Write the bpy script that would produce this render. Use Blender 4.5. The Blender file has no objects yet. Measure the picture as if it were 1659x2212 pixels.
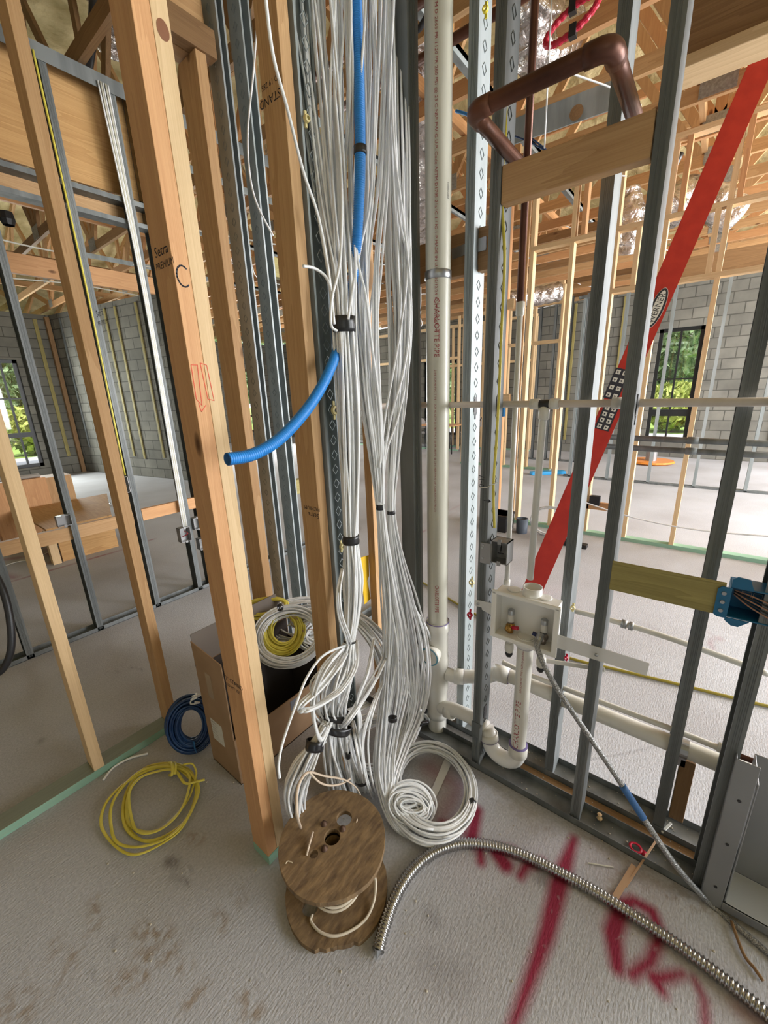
import bpy, math, random
import numpy as np
from mathutils import Vector, Matrix
random.seed(7)
scn = bpy.context.scene
COL = scn.collection
# ------------------------------------------------------------------ camera
F_PX, PITCH, ROLL, YAW, EYE = 879.77, .285889, -.036981, .673548, 1.6
PX, PY = 829.5, 1106.0
cyw, syw, cpt, spt = math.cos(YAW), math.sin(YAW), math.cos(PITCH), math.sin(PITCH)
FWD = Vector((cyw*cpt, syw*cpt, -spt))
R0 = Vector((syw, -cyw, 0)); U0 = R0.cross(FWD)
RGT = math.cos(ROLL)*R0 + math.sin(ROLL)*U0
UPV = -math.sin(ROLL)*R0 + math.cos(ROLL)*U0
CAMP = Vector((0, 0, EYE))
cam_d = bpy.data.cameras.new('camera'); cam = bpy.data.objects.new('camera', cam_d); COL.objects.link(cam)
cam_d.sensor_fit = 'HORIZONTAL'; cam_d.sensor_width = 36; cam_d.lens = F_PX*36/1659
cam_d.clip_start = .02; cam_d.clip_end = 300
m = Matrix((RGT, UPV, -FWD)).transposed().to_4x4(); m.translation = CAMP
cam.matrix_world = m
scn.camera = cam
# ------------------------------------------------------------------ world, daylight, exposure
scn.view_settings.view_transform = 'Standard'; scn.view_settings.look = 'None'
scn.view_settings.gamma = 1; scn.view_settings.use_curve_mapping = False
scn.view_settings.exposure = 0.12
w = bpy.data.worlds.new('overcast_sky'); scn.world = w; w.use_nodes = True
nt = w.node_tree; bg = nt.nodes['Background']
tc = nt.nodes.new('ShaderNodeTexCoord'); ns = nt.nodes.new('ShaderNodeTexNoise'); cr = nt.nodes.new('ShaderNodeValToRGB')
ns.inputs['Scale'].default_value = 2.5; ns.inputs['Detail'].default_value = 4
cr.color_ramp.elements[0].position = .35; cr.color_ramp.elements[0].color = (.78, .88, 1, 1)
cr.color_ramp.elements[1].position = .65; cr.color_ramp.elements[1].color = (1, 1, 1, 1)
nt.links.new(tc.outputs['Generated'], ns.inputs['Vector']); nt.links.new(ns.outputs['Fac'], cr.inputs['Fac'])
nt.links.new(cr.outputs['Color'], bg.inputs['Color']); bg.inputs['Strength'].default_value = 2.2
def area(name, loc, aim, sx, sy, power, col=(1, 1, 1)):
    d = bpy.data.lights.new(name, 'AREA'); d.shape = 'RECTANGLE'; d.size = sx; d.size_y = sy; d.energy = power; d.color = col
    o = bpy.data.objects.new(name, d); COL.objects.link(o); o.location = loc
    o.rotation_euler = (Vector(aim)-Vector(loc)).to_track_quat('-Z', 'Y').to_euler()
    return o
# daylight through the wide openings of the shell, to the right of the viewer
area('daylight_opening_right', (3.6, -5.2, 2.0), (1.6, 2, .9), 4.6, 3.2, 430, (.95, .975, 1))
area('daylight_opening_far_right', (7.4, -5.0, 2.2), (5.6, 1, 0), 6, 3.0, 1050, (.98, .97, 1))
area('fill_light_behind', (-4.2, -1.0, 1.9), (2, 1.5, 1.0), 7, 3.0, 12, (.95, .97, 1))  # weak fill lamp added behind the viewer, away from the rear wall's opening
area('daylight_window_left', (1.9, 11.6, 1.6), (1.8, 6, 1.6), 1.6, 2.2, 170, (.95, 1, .96))
area('daylight_far_glazing', (7.2, 11.6, 1.6), (6.4, 5, 1.3), 4.5, 2.2, 380, (.98, 1, .98))

sd_ = bpy.data.lights.new('sun', 'SUN'); sd_.energy = 4.0; sd_.angle = .02; sd_.color = (1, .97, .9)
so_ = bpy.data.objects.new('sun', sd_); COL.objects.link(so_); so_.rotation_euler = (math.radians(22), math.radians(-14), 0)
# ------------------------------------------------------------------ pixel of a surface -> point on it
def ray(u, v): return FWD + RGT*((u-PX)/F_PX) - UPV*((v-PY)/F_PX)
def OZ(u, v, z=0.0): d = ray(u, v); return CAMP + d*((z-EYE)/d.z)
def OX(u, v, x): d = ray(u, v); return CAMP + d*(x/d.x)
def OY(u, v, y): d = ray(u, v); return CAMP + d*(y/d.y)
def OD(u, v, dep): return CAMP + ray(u, v)*dep
# ------------------------------------------------------------------ tags
def tag(o, label=None, cat=None, group=None, kind=None):
    if label: o['label'] = label
    if cat: o['category'] = cat
    if group: o['group'] = group
    if kind: o['kind'] = kind
    return o
def empty(name, loc, label=None, cat=None, group=None, kind=None):
    o = bpy.data.objects.new(name, None); o.empty_display_size = .05; COL.objects.link(o); o.location = loc
    return tag(o, label, cat, group, kind)
# ------------------------------------------------------------------ mesh collector
def frames(pts, closed=False):
    n = len(pts); T = []
    for i in range(n):
        a = pts[(i-1) % n] if (closed or i > 0) else pts[i]
        b = pts[(i+1) % n] if (closed or i < n-1) else pts[i]
        t = b-a
        T.append(t.normalized() if t.length > 1e-9 else Vector((0, 0, 1)))
    ref = Vector((0, 0, 1)) if abs(T[0].z) < .9 else Vector((1, 0, 0))
    N = [(ref - T[0]*ref.dot(T[0])).normalized()]
    for i in range(1, n):
        v = N[-1] - T[i]*N[-1].dot(T[i]); N.append(v.normalized() if v.length > 1e-6 else N[-1])
    return T, N
class MB:
    def __init__(s): s.v = []; s.f = []; s.m = []
    def add(s, vs, fs, mi=0):
        b = len(s.v); s.v += [Vector(x) for x in vs]; s.f += [tuple(b+i for i in f) for f in fs]; s.m += [mi]*len(fs); return s
    def box(s, x0, x1, y0, y1, z0, z1, mi=0):
        if x0 > x1: x0, x1 = x1, x0
        if y0 > y1: y0, y1 = y1, y0
        if z0 > z1: z0, z1 = z1, z0
        return s.add([(x0,y0,z0),(x1,y0,z0),(x1,y1,z0),(x0,y1,z0),(x0,y0,z1),(x1,y0,z1),(x1,y1,z1),(x0,y1,z1)],
                     [(0,3,2,1),(4,5,6,7),(0,1,5,4),(1,2,6,5),(2,3,7,6),(3,0,4,7)], mi)
    def bar(s, a, b, w, h, up=(0, 0, 1), mi=0):
        a = Vector(a); b = Vector(b); t = (b-a).normalized(); up = Vector(up)
        sd = t.cross(up)
        if sd.length < 1e-4: sd = t.cross(Vector((1, 0, 0)))
        sd.normalize(); u = sd.cross(t).normalized()
        vs = []
        for p in (a, b):
            for i, j in ((-1,-1),(1,-1),(1,1),(-1,1)): vs.append(p + sd*(w/2*i) + u*(h/2*j))
        return s.add(vs, [(0,1,2,3),(7,6,5,4),(0,4,5,1),(1,5,6,2),(2,6,7,3),(3,7,4,0)], mi)
    def tube(s, pts, r, n=8, closed=False, mi=0, cap=True, flat=1.0):
        pts = [Vector(p) for p in pts]; T, N = frames(pts, closed); k = len(pts); vs = []
        for i in range(k):
            rr = r[i] if hasattr(r, '__len__') else r
            B = T[i].cross(N[i])
            for j in range(n):
                a = 2*math.pi*j/n; vs.append(pts[i] + N[i]*(rr*flat*math.cos(a)) + B*(rr*math.sin(a)))
        fs = []
        for i in range(k if closed else k-1):
            a = i*n; b = ((i+1) % k)*n
            for j in range(n): fs.append((a+j, a+(j+1) % n, b+(j+1) % n, b+j))
        if cap and not closed: fs += [tuple(reversed(range(n))), tuple(range((k-1)*n, k*n))]
        return s.add(vs, fs, mi)
    def lathe(s, c, ax, prof, n=24, mi=0, closed=False):
        c = Vector(c); ax = Vector(ax).normalized(); ref = Vector((0, 0, 1)) if abs(ax.z) < .9 else Vector((1, 0, 0))
        e1 = (ref-ax*ref.dot(ax)).normalized(); e2 = ax.cross(e1); vs = []; k = len(prof)
        for r, h in prof:
            for j in range(n):
                a = 2*math.pi*j/n; vs.append(c + ax*h + e1*(r*math.cos(a)) + e2*(r*math.sin(a)))
        fs = []
        for i in range(k if closed else k-1):
            for j in range(n): fs.append((i*n+j, i*n+(j+1) % n, ((i+1) % k)*n+(j+1) % n, ((i+1) % k)*n+j))
        return s.add(vs, fs, mi)
    def prism(s, poly, o, ex, ey, ez, d, mi=0):
        o = Vector(o); ex = Vector(ex); ey = Vector(ey); ez = Vector(ez); n = len(poly)
        vs = [o+ex*p[0]+ey*p[1] for p in poly] + [o+ex*p[0]+ey*p[1]+ez*d for p in poly]
        fs = [tuple(reversed(range(n))), tuple(range(n, 2*n))] + [(i, (i+1) % n, n+(i+1) % n, n+i) for i in range(n)]
        return s.add(vs, fs, mi)
    def build(s, name, mat, parent=None, loc=None, smooth=False, bevel=0, fix=True, sub=0):
        me = bpy.data.meshes.new(name)
        if parent is not None:
            root = parent
            while root.parent: root = root.parent
            L = Vector(root.location)
        else:
            if loc is None:
                xs = [v.x for v in s.v]; ys = [v.y for v in s.v]; zs = [v.z for v in s.v]
                loc = ((min(xs)+max(xs))/2, (min(ys)+max(ys))/2, min(zs))
            L = Vector(loc)
        me.from_pydata([v-L for v in s.v], [], s.f)
        mats = mat if isinstance(mat, (list, tuple)) else [mat]
        for mm in mats: me.materials.append(mm)
        me.polygons.foreach_set('material_index', s.m)
        if smooth: me.polygons.foreach_set('use_smooth', [True]*len(me.polygons))
        me.validate()
        if fix:
            import bmesh
            bm = bmesh.new(); bm.from_mesh(me); bmesh.ops.recalc_face_normals(bm, faces=bm.faces); bm.to_mesh(me); bm.free()
        o = bpy.data.objects.new(name, me); COL.objects.link(o)
        if parent is not None: o.parent = parent
        else: o.location = L
        if bevel:
            b = o.modifiers.new('bevel', 'BEVEL'); b.width = bevel; b.segments = 2; b.limit_method = 'ANGLE'
        return o
def spline(P, n=8, closed=False):
    P = [Vector(p) for p in P]; k = len(P); out = []
    for i in range(k if closed else k-1):
        if closed: a, b, c, d = P[(i-1) % k], P[i], P[(i+1) % k], P[(i+2) % k]
        else: a, b, c, d = P[max(i-1, 0)], P[i], P[i+1], P[min(i+2, k-1)]
        for j in range(n):
            t = j/n
            out.append(.5*((2*b)+(c-a)*t+(2*a-5*b+4*c-d)*t*t+(3*b-a-3*c+d)*t**3))
    if not closed: out.append(P[-1])
    return out
# ------------------------------------------------------------------ materials
def mat(name, col, rough=.6, metal=0, spec=.5, alpha=1, trans=0):
    m = bpy.data.materials.new(name); m.use_nodes = True; b = m.node_tree.nodes['Principled BSDF']
    b.inputs['Base Color'].default_value = (*col, 1); b.inputs['Roughness'].default_value = rough; b.inputs['Metallic'].default_value = metal
    b.inputs['Specular IOR Level'].default_value = spec
    if alpha < 1: b.inputs['Alpha'].default_value = alpha
    if trans: b.inputs['Transmission Weight'].default_value = trans
    return m
def N(m, t, **kw):
    n = m.node_tree.nodes.new('ShaderNode'+t)
    for k, v in kw.items():
        if k in n.inputs: n.inputs[k].default_value = v
        else: setattr(n, k, v)
    return n
def L(m, a, b): m.node_tree.links.new(a, b)
def ramp(m, stops):
    r = N(m, 'ValToRGB'); e = r.color_ramp.elements
    while len(e) < len(stops): e.new(.5)
    for i, (p, c) in enumerate(stops): e[i].position = p; e[i].color = (*c, 1)
    return r
def noisy(name, c1, c2, scale=8, rough=.6, metal=0, bump=.1, detail=5, stretch=(1, 1, 1), spec=.5, dist=.01, lo=.35, hi=.65, randomize=False, coord='Object'):
    m = mat(name, c1, rough, metal, spec); b = m.node_tree.nodes['Principled BSDF']
    t = N(m, 'TexCoord'); mp = N(m, 'Mapping'); mp.inputs['Scale'].default_value = stretch
    L(m, t.outputs[coord], mp.inputs['Vector'])
    if randomize:
        oi = N(m, 'ObjectInfo'); mu = N(m, 'Math', operation='MULTIPLY'); mu.inputs[1].default_value = 37.0
        L(m, oi.outputs['Random'], mu.inputs[0]); L(m, mu.outputs[0], mp.inputs['Location'])
    n = N(m, 'TexNoise', Scale=scale, Detail=detail); L(m, mp.outputs[0], n.inputs['Vector'])
    r = ramp(m, [(lo, c1), (hi, c2)]); L(m, n.outputs['Fac'], r.inputs['Fac']); L(m, r.outputs['Color'], b.inputs['Base Color'])
    if bump:
        bp = N(m, 'Bump', Strength=bump, Distance=dist); L(m, n.outputs['Fac'], bp.inputs['Height']); L(m, bp.outputs[0], b.inputs['Normal'])
    return m
def wood(name, c1, c2, axis, knots=True, spread=.12):
    """softwood: fine rings stretched along the grain axis, a few knots, a little different on every stick"""
    m = mat(name, c1, .62, 0, .3); b = m.node_tree.nodes['Principled BSDF']
    t = N(m, 'TexCoord'); oi = N(m, 'ObjectInfo')
    mu = N(m, 'Math', operation='MULTIPLY'); mu.inputs[1].default_value = 53.0; L(m, oi.outputs['Random'], mu.inputs[0])
    def mapped(sc):
        mp = N(m, 'Mapping'); mp.inputs['Scale'].default_value = sc
        L(m, t.outputs['Object'], mp.inputs['Vector']); L(m, mu.outputs[0], mp.inputs['Location']); return mp
    sc = [1, 1, 1]; sc[axis] = .06
    mp = mapped(sc)
    n1 = N(m, 'TexNoise', Scale=9, Detail=3, Distortion=.4); L(m, mp.outputs[0], n1.inputs['Vector'])
    rn = N(m, 'Math', operation='MULTIPLY'); rn.inputs[1].default_value = 9; L(m, n1.outputs['Fac'], rn.inputs[0])
    fr = N(m, 'Math', operation='FRACT'); L(m, rn.outputs[0], fr.inputs[0])
    sc2 = [110, 110, 110]; sc2[axis] = 2.0
    mp2 = mapped(sc2); n2 = N(m, 'TexNoise', Scale=3, Detail=3); L(m, mp2.outputs[0], n2.inputs['Vector'])
    ad = N(m, 'Math', operation='MULTIPLY_ADD'); ad.inputs[1].default_value = .30; L(m, fr.outputs[0], ad.inputs[0])
    ad2 = N(m, 'Math', operation='MULTIPLY'); ad2.inputs[1].default_value = .75; L(m, n2.outputs['Fac'], ad2.inputs[0]); L(m, ad2.outputs[0], ad.inputs[2])
    r = ramp(m, [(.15, c1), (.95, c2)]); L(m, ad.outputs[0], r.inputs['Fac'])
    hs = N(m, 'HueSaturation'); vr = N(m, 'MapRange'); vr.inputs['To Min'].default_value = 1-spread; vr.inputs['To Max'].default_value = 1+spread
    L(m, oi.outputs['Random'], vr.inputs['Value']); L(m, vr.outputs[0], hs.inputs['Value']); L(m, r.outputs['Color'], hs.inputs['Color'])
    out = hs.outputs['Color']
    if knots:
        sc3 = [4.2, 4.2, 4.2]; sc3[axis] = 2.1
        mp3 = mapped(sc3); vo = N(m, 'TexVoronoi', Scale=1.0); L(m, mp3.outputs[0], vo.inputs['Vector'])
        kr = ramp(m, [(.02, (1, 1, 1)), (.055, (.55, .55, .55)), (.075, (0, 0, 0))]); L(m, vo.outputs['Distance'], kr.inputs['Fac'])
        mx = N(m, 'MixRGB'); mx.inputs[2].default_value = (.13, .055, .022, 1)
        L(m, kr.outputs['Color'], mx.inputs[0]); L(m, out, mx.inputs[1]); out = mx.outputs[0]
    L(m, out, b.inputs['Base Color'])
    bp = N(m, 'Bump', Strength=.25, Distance=.002); L(m, n2.outputs['Fac'], bp.inputs['Height']); L(m, bp.outputs[0], b.inputs['Normal'])
    return m
PINE = [wood('pine_%s' % a, (.64, .41, .21), (.42, .235, .10), i) for i, a in enumerate('xyz')]
PALE = [wood('pale_pine_%s' % a, (.76, .56, .33), (.57, .385, .20), i) for i, a in enumerate('xyz')]
ORAN = [wood('orange_pine_%s' % a, (.68, .39, .19), (.50, .25, .11), i) for i, a in enumerate('xyz')]
BROWN = [wood('brown_pine_%s' % a, (.36, .215, .10), (.21, .115, .052), i) for i, a in enumerate('xyz')]
GRNW = [wood('green_treated_%s' % a, (.24, .46, .35), (.30, .42, .30), i, False, .05) for i, a in enumerate('xyz')]
OLIV = [wood('olive_treated_%s' % a, (.40, .34, .13), (.22, .18, .06), i, False, .05) for i, a in enumerate('xyz')]
PLYW = [wood('plywood_%s' % a, (.66, .40, .17), (.42, .22, .075), i, True, .06) for i, a in enumerate('xyz')]
GALV = noisy('galvanized_steel', (.13, .142, .142), (.215, .23, .23), 14, .58, .38, .05, stretch=(1, 1, .12), randomize=True)
GALVL = noisy('bright_galvanized_steel', (.25, .285, .285), (.36, .395, .405), 14, .58, .25, .05, stretch=(1, 1, .15), randomize=True)
STEEL = mat('bare_steel', (.42, .43, .44), .35, .9)
WHITEC = noisy('white_cable_jacket', (.66, .67, .67), (.88, .89, .90), 12, .36, 0, 0, stretch=(1, 1, .3), randomize=True)
TAPE = mat('black_tape', (.012, .012, .014), .3, 0, .6)
BLUEP = mat('blue_conduit', (.02, .22, .62), .4)
PVC = noisy('white_pvc', (.62, .60, .52), (.78, .76, .70), 5, .3, 0, 0, stretch=(1, 1, .3))
PVCV = noisy('cream_pvc', (.50, .48, .39), (.68, .66, .56), 9, .35, 0, .03, stretch=(3, 3, .25), lo=.3, hi=.7)
CPVC = noisy('beige_cpvc', (.60, .52, .44), (.70, .62, .54), 9, .35, 0, 0)
PEX = mat('translucent_pex', (.74, .72, .66), .3, 0, .5)
PURP = mat('purple_primer', (.18, .14, .32), .5)
REDT = mat('red_print', (.33, .03, .04), .6)
BLKT = mat('black_print', (.02, .02, .03), .7)
COPR = noisy('aged_copper', (.075, .03, .02), (.17, .07, .042), 7, .38, .6, .03)
YELC = noisy('yellow_cable_jacket', (.62, .52, .06), (.78, .68, .12), 10, .4, 0, 0)
YELP = mat('yellow_gas_pipe', (.30, .24, .03), .45)
BLUC = noisy('blue_cable_jacket', (.008, .03, .10), (.015, .06, .17), 10, .4, 0, 0)
REDL = noisy('red_fibreglass', (.40, .016, .010), (.47, .024, .014), 14, .5, 0, 0)
BLUB = mat('blue_box_plastic', (.01, .14, .30), .4)
CARD = noisy('brown_cardboard', (.30, .185, .10), (.37, .235, .135), 6, .85, 0, .03)
CARDI = mat('cardboard_inside_shade', (.045, .035, .03), .9)  # near-black colour paints the shade inside the open box
PAPER = noisy('white_label_paper', (.68, .66, .60), (.60, .58, .52), 60, .8, 0, 0)
DUCTT = mat('duct_tape', (.33, .36, .42), .35, .3)
REEL = noisy('weathered_reel_wood', (.11, .068, .036), (.27, .175, .085), 24, .85, 0, .6, stretch=(1, 2.6, 1), detail=12, dist=.004, lo=.28, hi=.68)
BLKP = mat('black_plastic', (.015, .015, .017), .4)
BLKF = mat('black_window_frame', (.012, .014, .014), .4)
GREYM = mat('grey_box_steel', (.33, .33, .33), .42, .6)
PANELM = noisy('grey_enamelled_steel', (.24, .245, .25), (.27, .275, .28), 5, .35, .35, 0)
FLEX = mat('flex_conduit_steel', (.46, .45, .44), .25, 1)
BRAID = noisy('braided_steel_hose', (.16, .16, .16), (.46, .46, .45), 320, .35, .6, .4, detail=1)
BRASS = mat('brass', (.45, .26, .07), .25, 1)
BTAPE = mat('blue_tape', (.04, .14, .36), .6)
FOIL = noisy('crinkled_foil', (.40, .36, .34), (.85, .80, .78), 11, .22, .9, 1.0, detail=6, dist=.05)
FOAM = noisy('spray_foam', (.42, .34, .15), (.74, .62, .34), 3.5, .9, 0, 1.0, detail=7, dist=.12)
REDP = mat('red_plastic', (.52, .01, .04), .4)
YTAG = mat('yellow_clip_plastic', (.70, .60, .28), .5)
YSIGN = mat('yellow_sheet', (.80, .50, .01), .5)
ORNG = mat('orange_plastic', (.75, .26, .04), .5)
GREENP = mat('green_plastic', (.02, .20, .08), .4)
CHAIRM = mat('chair_grey_metal', (.42, .40, .40), .5)
GLASS = mat('clear_plastic', (.85, .92, .95), .08, 0, .5, trans=.9)
# window glass: thin, clear
PANE = bpy.data.materials.new('window_glass'); PANE.use_nodes = True
_n = PANE.node_tree.nodes; _n.remove(_n['Principled BSDF'])
_t = _n.new('ShaderNodeBsdfTransparent'); _g = _n.new('ShaderNodeBsdfGlossy'); _g.inputs['Roughness'].default_value = .02
_f = _n.new('ShaderNodeMixShader'); _f.inputs[0].default_value = .05
PANE.node_tree.links.new(_t.outputs[0], _f.inputs[1]); PANE.node_tree.links.new(_g.outputs[0], _f.inputs[2]); PANE.node_tree.links.new(_f.outputs[0], _n['Material Output'].inputs[0])
# block wall: two versions, for a wall in the xz and in the yz plane
def blocks(name, rot):
    m = mat(name, (.3, .3, .27), .9); b = m.node_tree.nodes['Principled BSDF']
    t = N(m, 'TexCoord'); mp = N(m, 'Mapping'); mp.inputs['Rotation'].default_value = rot; L(m, t.outputs['Object'], mp.inputs['Vector'])
    br = N(m, 'TexBrick', Scale=1.0); br.inputs['Brick Width'].default_value = .40; br.inputs['Row Height'].default_value = .20
    br.inputs['Mortar Size'].default_value = .009; br.inputs['Color1'].default_value = (.165, .160, .140, 1); br.inputs['Color2'].default_value = (.22, .212, .185, 1)
    br.inputs['Mortar'].default_value = (.09, .088, .075, 1); L(m, mp.outputs[0], br.inputs['Vector'])
    n = N(m, 'TexNoise', Scale=3, Detail=6); L(m, t.outputs['Object'], n.inputs['Vector'])
    mx = N(m, 'MixRGB', blend_type='MULTIPLY'); mx.inputs[0].default_value = .7
    r = ramp(m, [(.3, (.62, .62, .6)), (.7, (1.1, 1.1, 1.05))]); L(m, n.outputs['Fac'], r.inputs['Fac'])
    L(m, br.outputs['Color'], mx.inputs[1]); L(m, r.outputs['Color'], mx.inputs[2]); L(m, mx.outputs[0], b.inputs['Base Color'])
    bp = N(m, 'Bump', Strength=.6, Distance=.01, invert=True); L(m, br.outputs['Fac'], bp.inputs['Height']); L(m, bp.outputs[0], b.inputs['Normal'])
    return m
BLKX = blocks('concrete_block_wall_x', (math.pi/2, 0, 0))
BLKY = blocks('concrete_block_wall_y', (math.pi/2, 0, math.pi/2))
# mapping for the yz wall: turn object y,z into brick u,v
BLKY.node_tree.nodes['Mapping'].inputs['Rotation'].default_value = (0, 0, 0)
_m = BLKY; _mp = _m.node_tree.nodes['Mapping']; _sx = N(_m, 'SeparateXYZ'); _cx = N(_m, 'CombineXYZ')
L(_m, _mp.outputs[0], _sx.inputs[0]); L(_m, _sx.outputs['Y'], _cx.inputs['X']); L(_m, _sx.outputs['Z'], _cx.inputs['Y'])
L(_m, _cx.outputs[0], [n for n in _m.node_tree.nodes if n.type == 'TEX_BRICK'][0].inputs['Vector'])
_m = BLKX; _mp = _m.node_tree.nodes['Mapping']; _mp.inputs['Rotation'].default_value = (0, 0, 0); _sx = N(_m, 'SeparateXYZ'); _cx = N(_m, 'CombineXYZ')
L(_m, _mp.outputs[0], _sx.inputs[0]); L(_m, _sx.outputs['X'], _cx.inputs['X']); L(_m, _sx.outputs['Z'], _cx.inputs['Y'])
L(_m, _cx.outputs[0], [n for n in _m.node_tree.nodes if n.type == 'TEX_BRICK'][0].inputs['Vector'])

# ------------------------------------------------------------------ floor slab with sprayed paint and stains (attributes of the slab itself)
def grid_axis(segs):
    out = []
    for a, b, st in segs: out += list(np.arange(a, b, st))
    out.append(segs[-1][1]); return np.array(out)
gx = grid_axis([(-9, -.5, 1.0), (-.5, 0, .05), (0, 1.9, .0065), (1.9, 4, .05), (4, 16, 1.0)])
gy = grid_axis([(-9, -.9, .6), (-.9, 1.1, .0065), (1.1, 2.0, .03), (2.0, 7.6, .035), (7.6, 17, 1.0)])
GX, GY = np.meshgrid(gx, gy, indexing='ij')
def seg_dist(pts, widths):
    """signed distance (metres) to a stroke with varying half width"""
    best = np.full(GX.shape, 9.0)
    for i in range(len(pts)-1):
        ax, ay = pts[i]; bx, by = pts[i+1]; dx, dy = bx-ax, by-ay; L2 = dx*dx+dy*dy+1e-9
        t = np.clip(((GX-ax)*dx+(GY-ay)*dy)/L2, 0, 1)
        d = np.hypot(GX-ax-t*dx, GY-ay-t*dy) - (widths[i]+(widths[i+1]-widths[i])*t)
        best = np.minimum(best, d)
    return best
def fpt(u, v): p = OZ(u, v); return (p.x, p.y)
paint = np.zeros(GX.shape)
def stroke(px, wd, soft=.008, amt=1.0):
    global paint
    pts = [fpt(*p) for p in px]; wd = wd if hasattr(wd, '__len__') else [wd]*len(pts)
    if soft < .011 and amt == 1.0 and max(wd) > .008: wd = [w_*1.3 for w_ in wd]; soft = .015
    d = seg_dist(pts, wd); paint = np.maximum(paint, amt*np.clip(.5-d/(2*soft), 0, 1))
stroke([(1240, 1812), (1211, 1898), (1181, 2017), (1149, 2105), (1112, 2204), (1090, 2260)], [.012, .024, .020, .015, .012, .009], .010)
stroke([(1334, 2089), (1324, 2017), (1342, 1958), (1369, 1946), (1409, 1969), (1427, 2017), (1405, 2077), (1365, 2105)], [.017, .022, .022, .014, .015, .014, .014, .013], .010)
stroke([(1413, 2112), (1430, 2140)], [.017, .012], .01); stroke([(1415, 2115), (1475, 2103)], [.016, .009], .01)
stroke([(1500, 2116), (1520, 2156), (1526, 2230)], .014, .012, .8)
stroke([(1030, 1752), (1018, 1812)], [.018, .02], .01); stroke([(1037, 1828), (1039, 1862)], .013, .01)
stroke([(1070, 1838), (1092, 1868)], [.02, .022], .01); stroke([(1090, 1838), (1108, 1842)], .018, .01)
stroke([(1124, 1892), (1137, 1870), (1172, 1862)], [.012, .014, .012], .01)
stroke([(955, 1775), (1000, 1790), (1040, 1850)], [.02, .018, .012], .02, .9); stroke([(930, 1660), (990, 1700), (960, 1760)], .03, .05, .55)
stroke([(1600, 2180), (1680, 2230)], .02, .03, .5)
# overspray haze
stroke([(1000, 1850), (1240, 1850), (1400, 1900)], .05, .10, .13); stroke([(1330, 1960), (1450, 2050), (1600, 2180)], .06, .10, .12)
# chalk line and smears beyond the left partition
stroke([(0, 1262), (165, 1217), (300, 1176), (330, 1165)], .012, .012, .75)
for a, b in (((20, 1195), (60, 1185)), ((0, 1210), (40, 1205)), ((100, 1195), (140, 1205)), ((110, 1215), (150, 1200)), ((0, 1240), (30, 1248)), ((60, 1165), (80, 1158)), ((105, 1185), (125, 1190)), ((15, 1170), (50, 1168))):
    stroke([a, b], .03, .05, .6)
stroke([(1205, 1148), (1225, 1146)], .001, .02, .0)
stroke([(905, 1155), (985, 1095)], .006, .012, .6)
for a, b in (((1530, 1368), (1546, 1376)), ((1536, 1382), (1560, 1379)), ((1532, 1388), (1540, 1400))): stroke([a, b], .006, .02, .45)
stain = np.zeros(GX.shape)
def blob(px, wd, soft, amt):
    global stain
    d = seg_dist([fpt(*p) for p in px], wd); stain = np.maximum(stain, amt*np.clip(.5-d/(2*soft), 0, 1))
for px, wd in (([(200, 1945), (212, 1990), (196, 2005)], [.012]*3), ([(300, 2010), (350, 2015), (380, 2040)], [.018, .022, .012]),
               ([(305, 2070), (365, 2060)], [.02, .02]), ([(250, 2120), (310, 2105)], [.02, .022]), ([(160, 2060), (130, 2130)], [.012, .014]),
               ([(385, 2095), (405, 2090)], [.012, .01]), ([(410, 2165), (440, 2135)], [.018, .012]), ([(512, 1925), (520, 1950)], [.012, .012]),
               ([(410, 1810), (432, 1812)], [.014, .014]), ([(20, 2160), (40, 2200)], [.03, .03]), ([(470, 1970), (485, 2000)], [.008, .012]),
               ([(535, 2150), (550, 2190)], [.02, .02]), ([(120, 2030), (125, 2045)], [.01, .01])): blob(px, wd, .02, .8)
blob([(1330, 1930), (1350, 1880), (1400, 1830)], [.02, .015, .01], .03, .7); blob([(1400, 1925), (1560, 1975), (1700, 2030)], [.004, .004, .004], .02, .9); blob([(1250, 1800), (1400, 1880), (1520, 1960)], [.02, .02, .02], .05, .45); blob([(1050, 1700), (1180, 1790)], [.02, .02], .05, .4)
dark = np.zeros(GX.shape)
def dk(px, wd, soft, amt):
    global dark
    d = seg_dist([fpt(*p) for p in px], wd); dark = np.maximum(dark, amt*np.clip(.5-d/(2*soft), 0, 1))
dk([(365, 1862), (385, 1868)], [.016, .012], .012, .8); dk([(375, 1895), (400, 1900)], [.008]*2, .015, .5)
dk([(413, 1875), (398, 1930)], [.0015]*2, .004, .9); dk([(257, 2015), (232, 2050), (198, 2100)], [.002]*3, .005, .6)
dk([(72, 1612), (115, 1582)], [.002]*2, .006, .8); dk([(252, 1452), (285, 1442), (306, 1446)], [.002]*3, .008, .7)
dk([(1275, 1640), (1340, 1630), (1425, 1610)], [.0015]*3, .005, .7); dk([(1165, 1890), (1175, 1900)], [.02]*2, .02, .6); dk([(930, 1975), (935, 1990)], [.012]*2, .03, .5)
dk([(930, 2085), (990, 2110)], [.02]*2, .05, .35); dk([(140, 1990), (320, 1690)], [.001]*2, .003, .0)
nx, ny = GX.shape
co = np.stack([GX, GY, np.zeros(GX.shape)], -1).reshape(-1, 3)
ii, jj = np.meshgrid(np.arange(nx-1), np.arange(ny-1), indexing='ij'); q = ii*ny+jj
fc = np.stack([q, q+ny, q+ny+1, q+1], -1).reshape(-1, 4)
me = bpy.data.meshes.new('floor'); me.vertices.add(len(co)); me.vertices.foreach_set('co', co.ravel())
me.loops.add(fc.size); me.loops.foreach_set('vertex_index', fc.ravel().astype(np.int32))
me.polygons.add(len(fc)); me.polygons.foreach_set('loop_start', np.arange(0, fc.size, 4, dtype=np.int32)); me.polygons.foreach_set('loop_total', np.full(len(fc), 4, dtype=np.int32))
me.update(calc_edges=True); me.validate()
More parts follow.
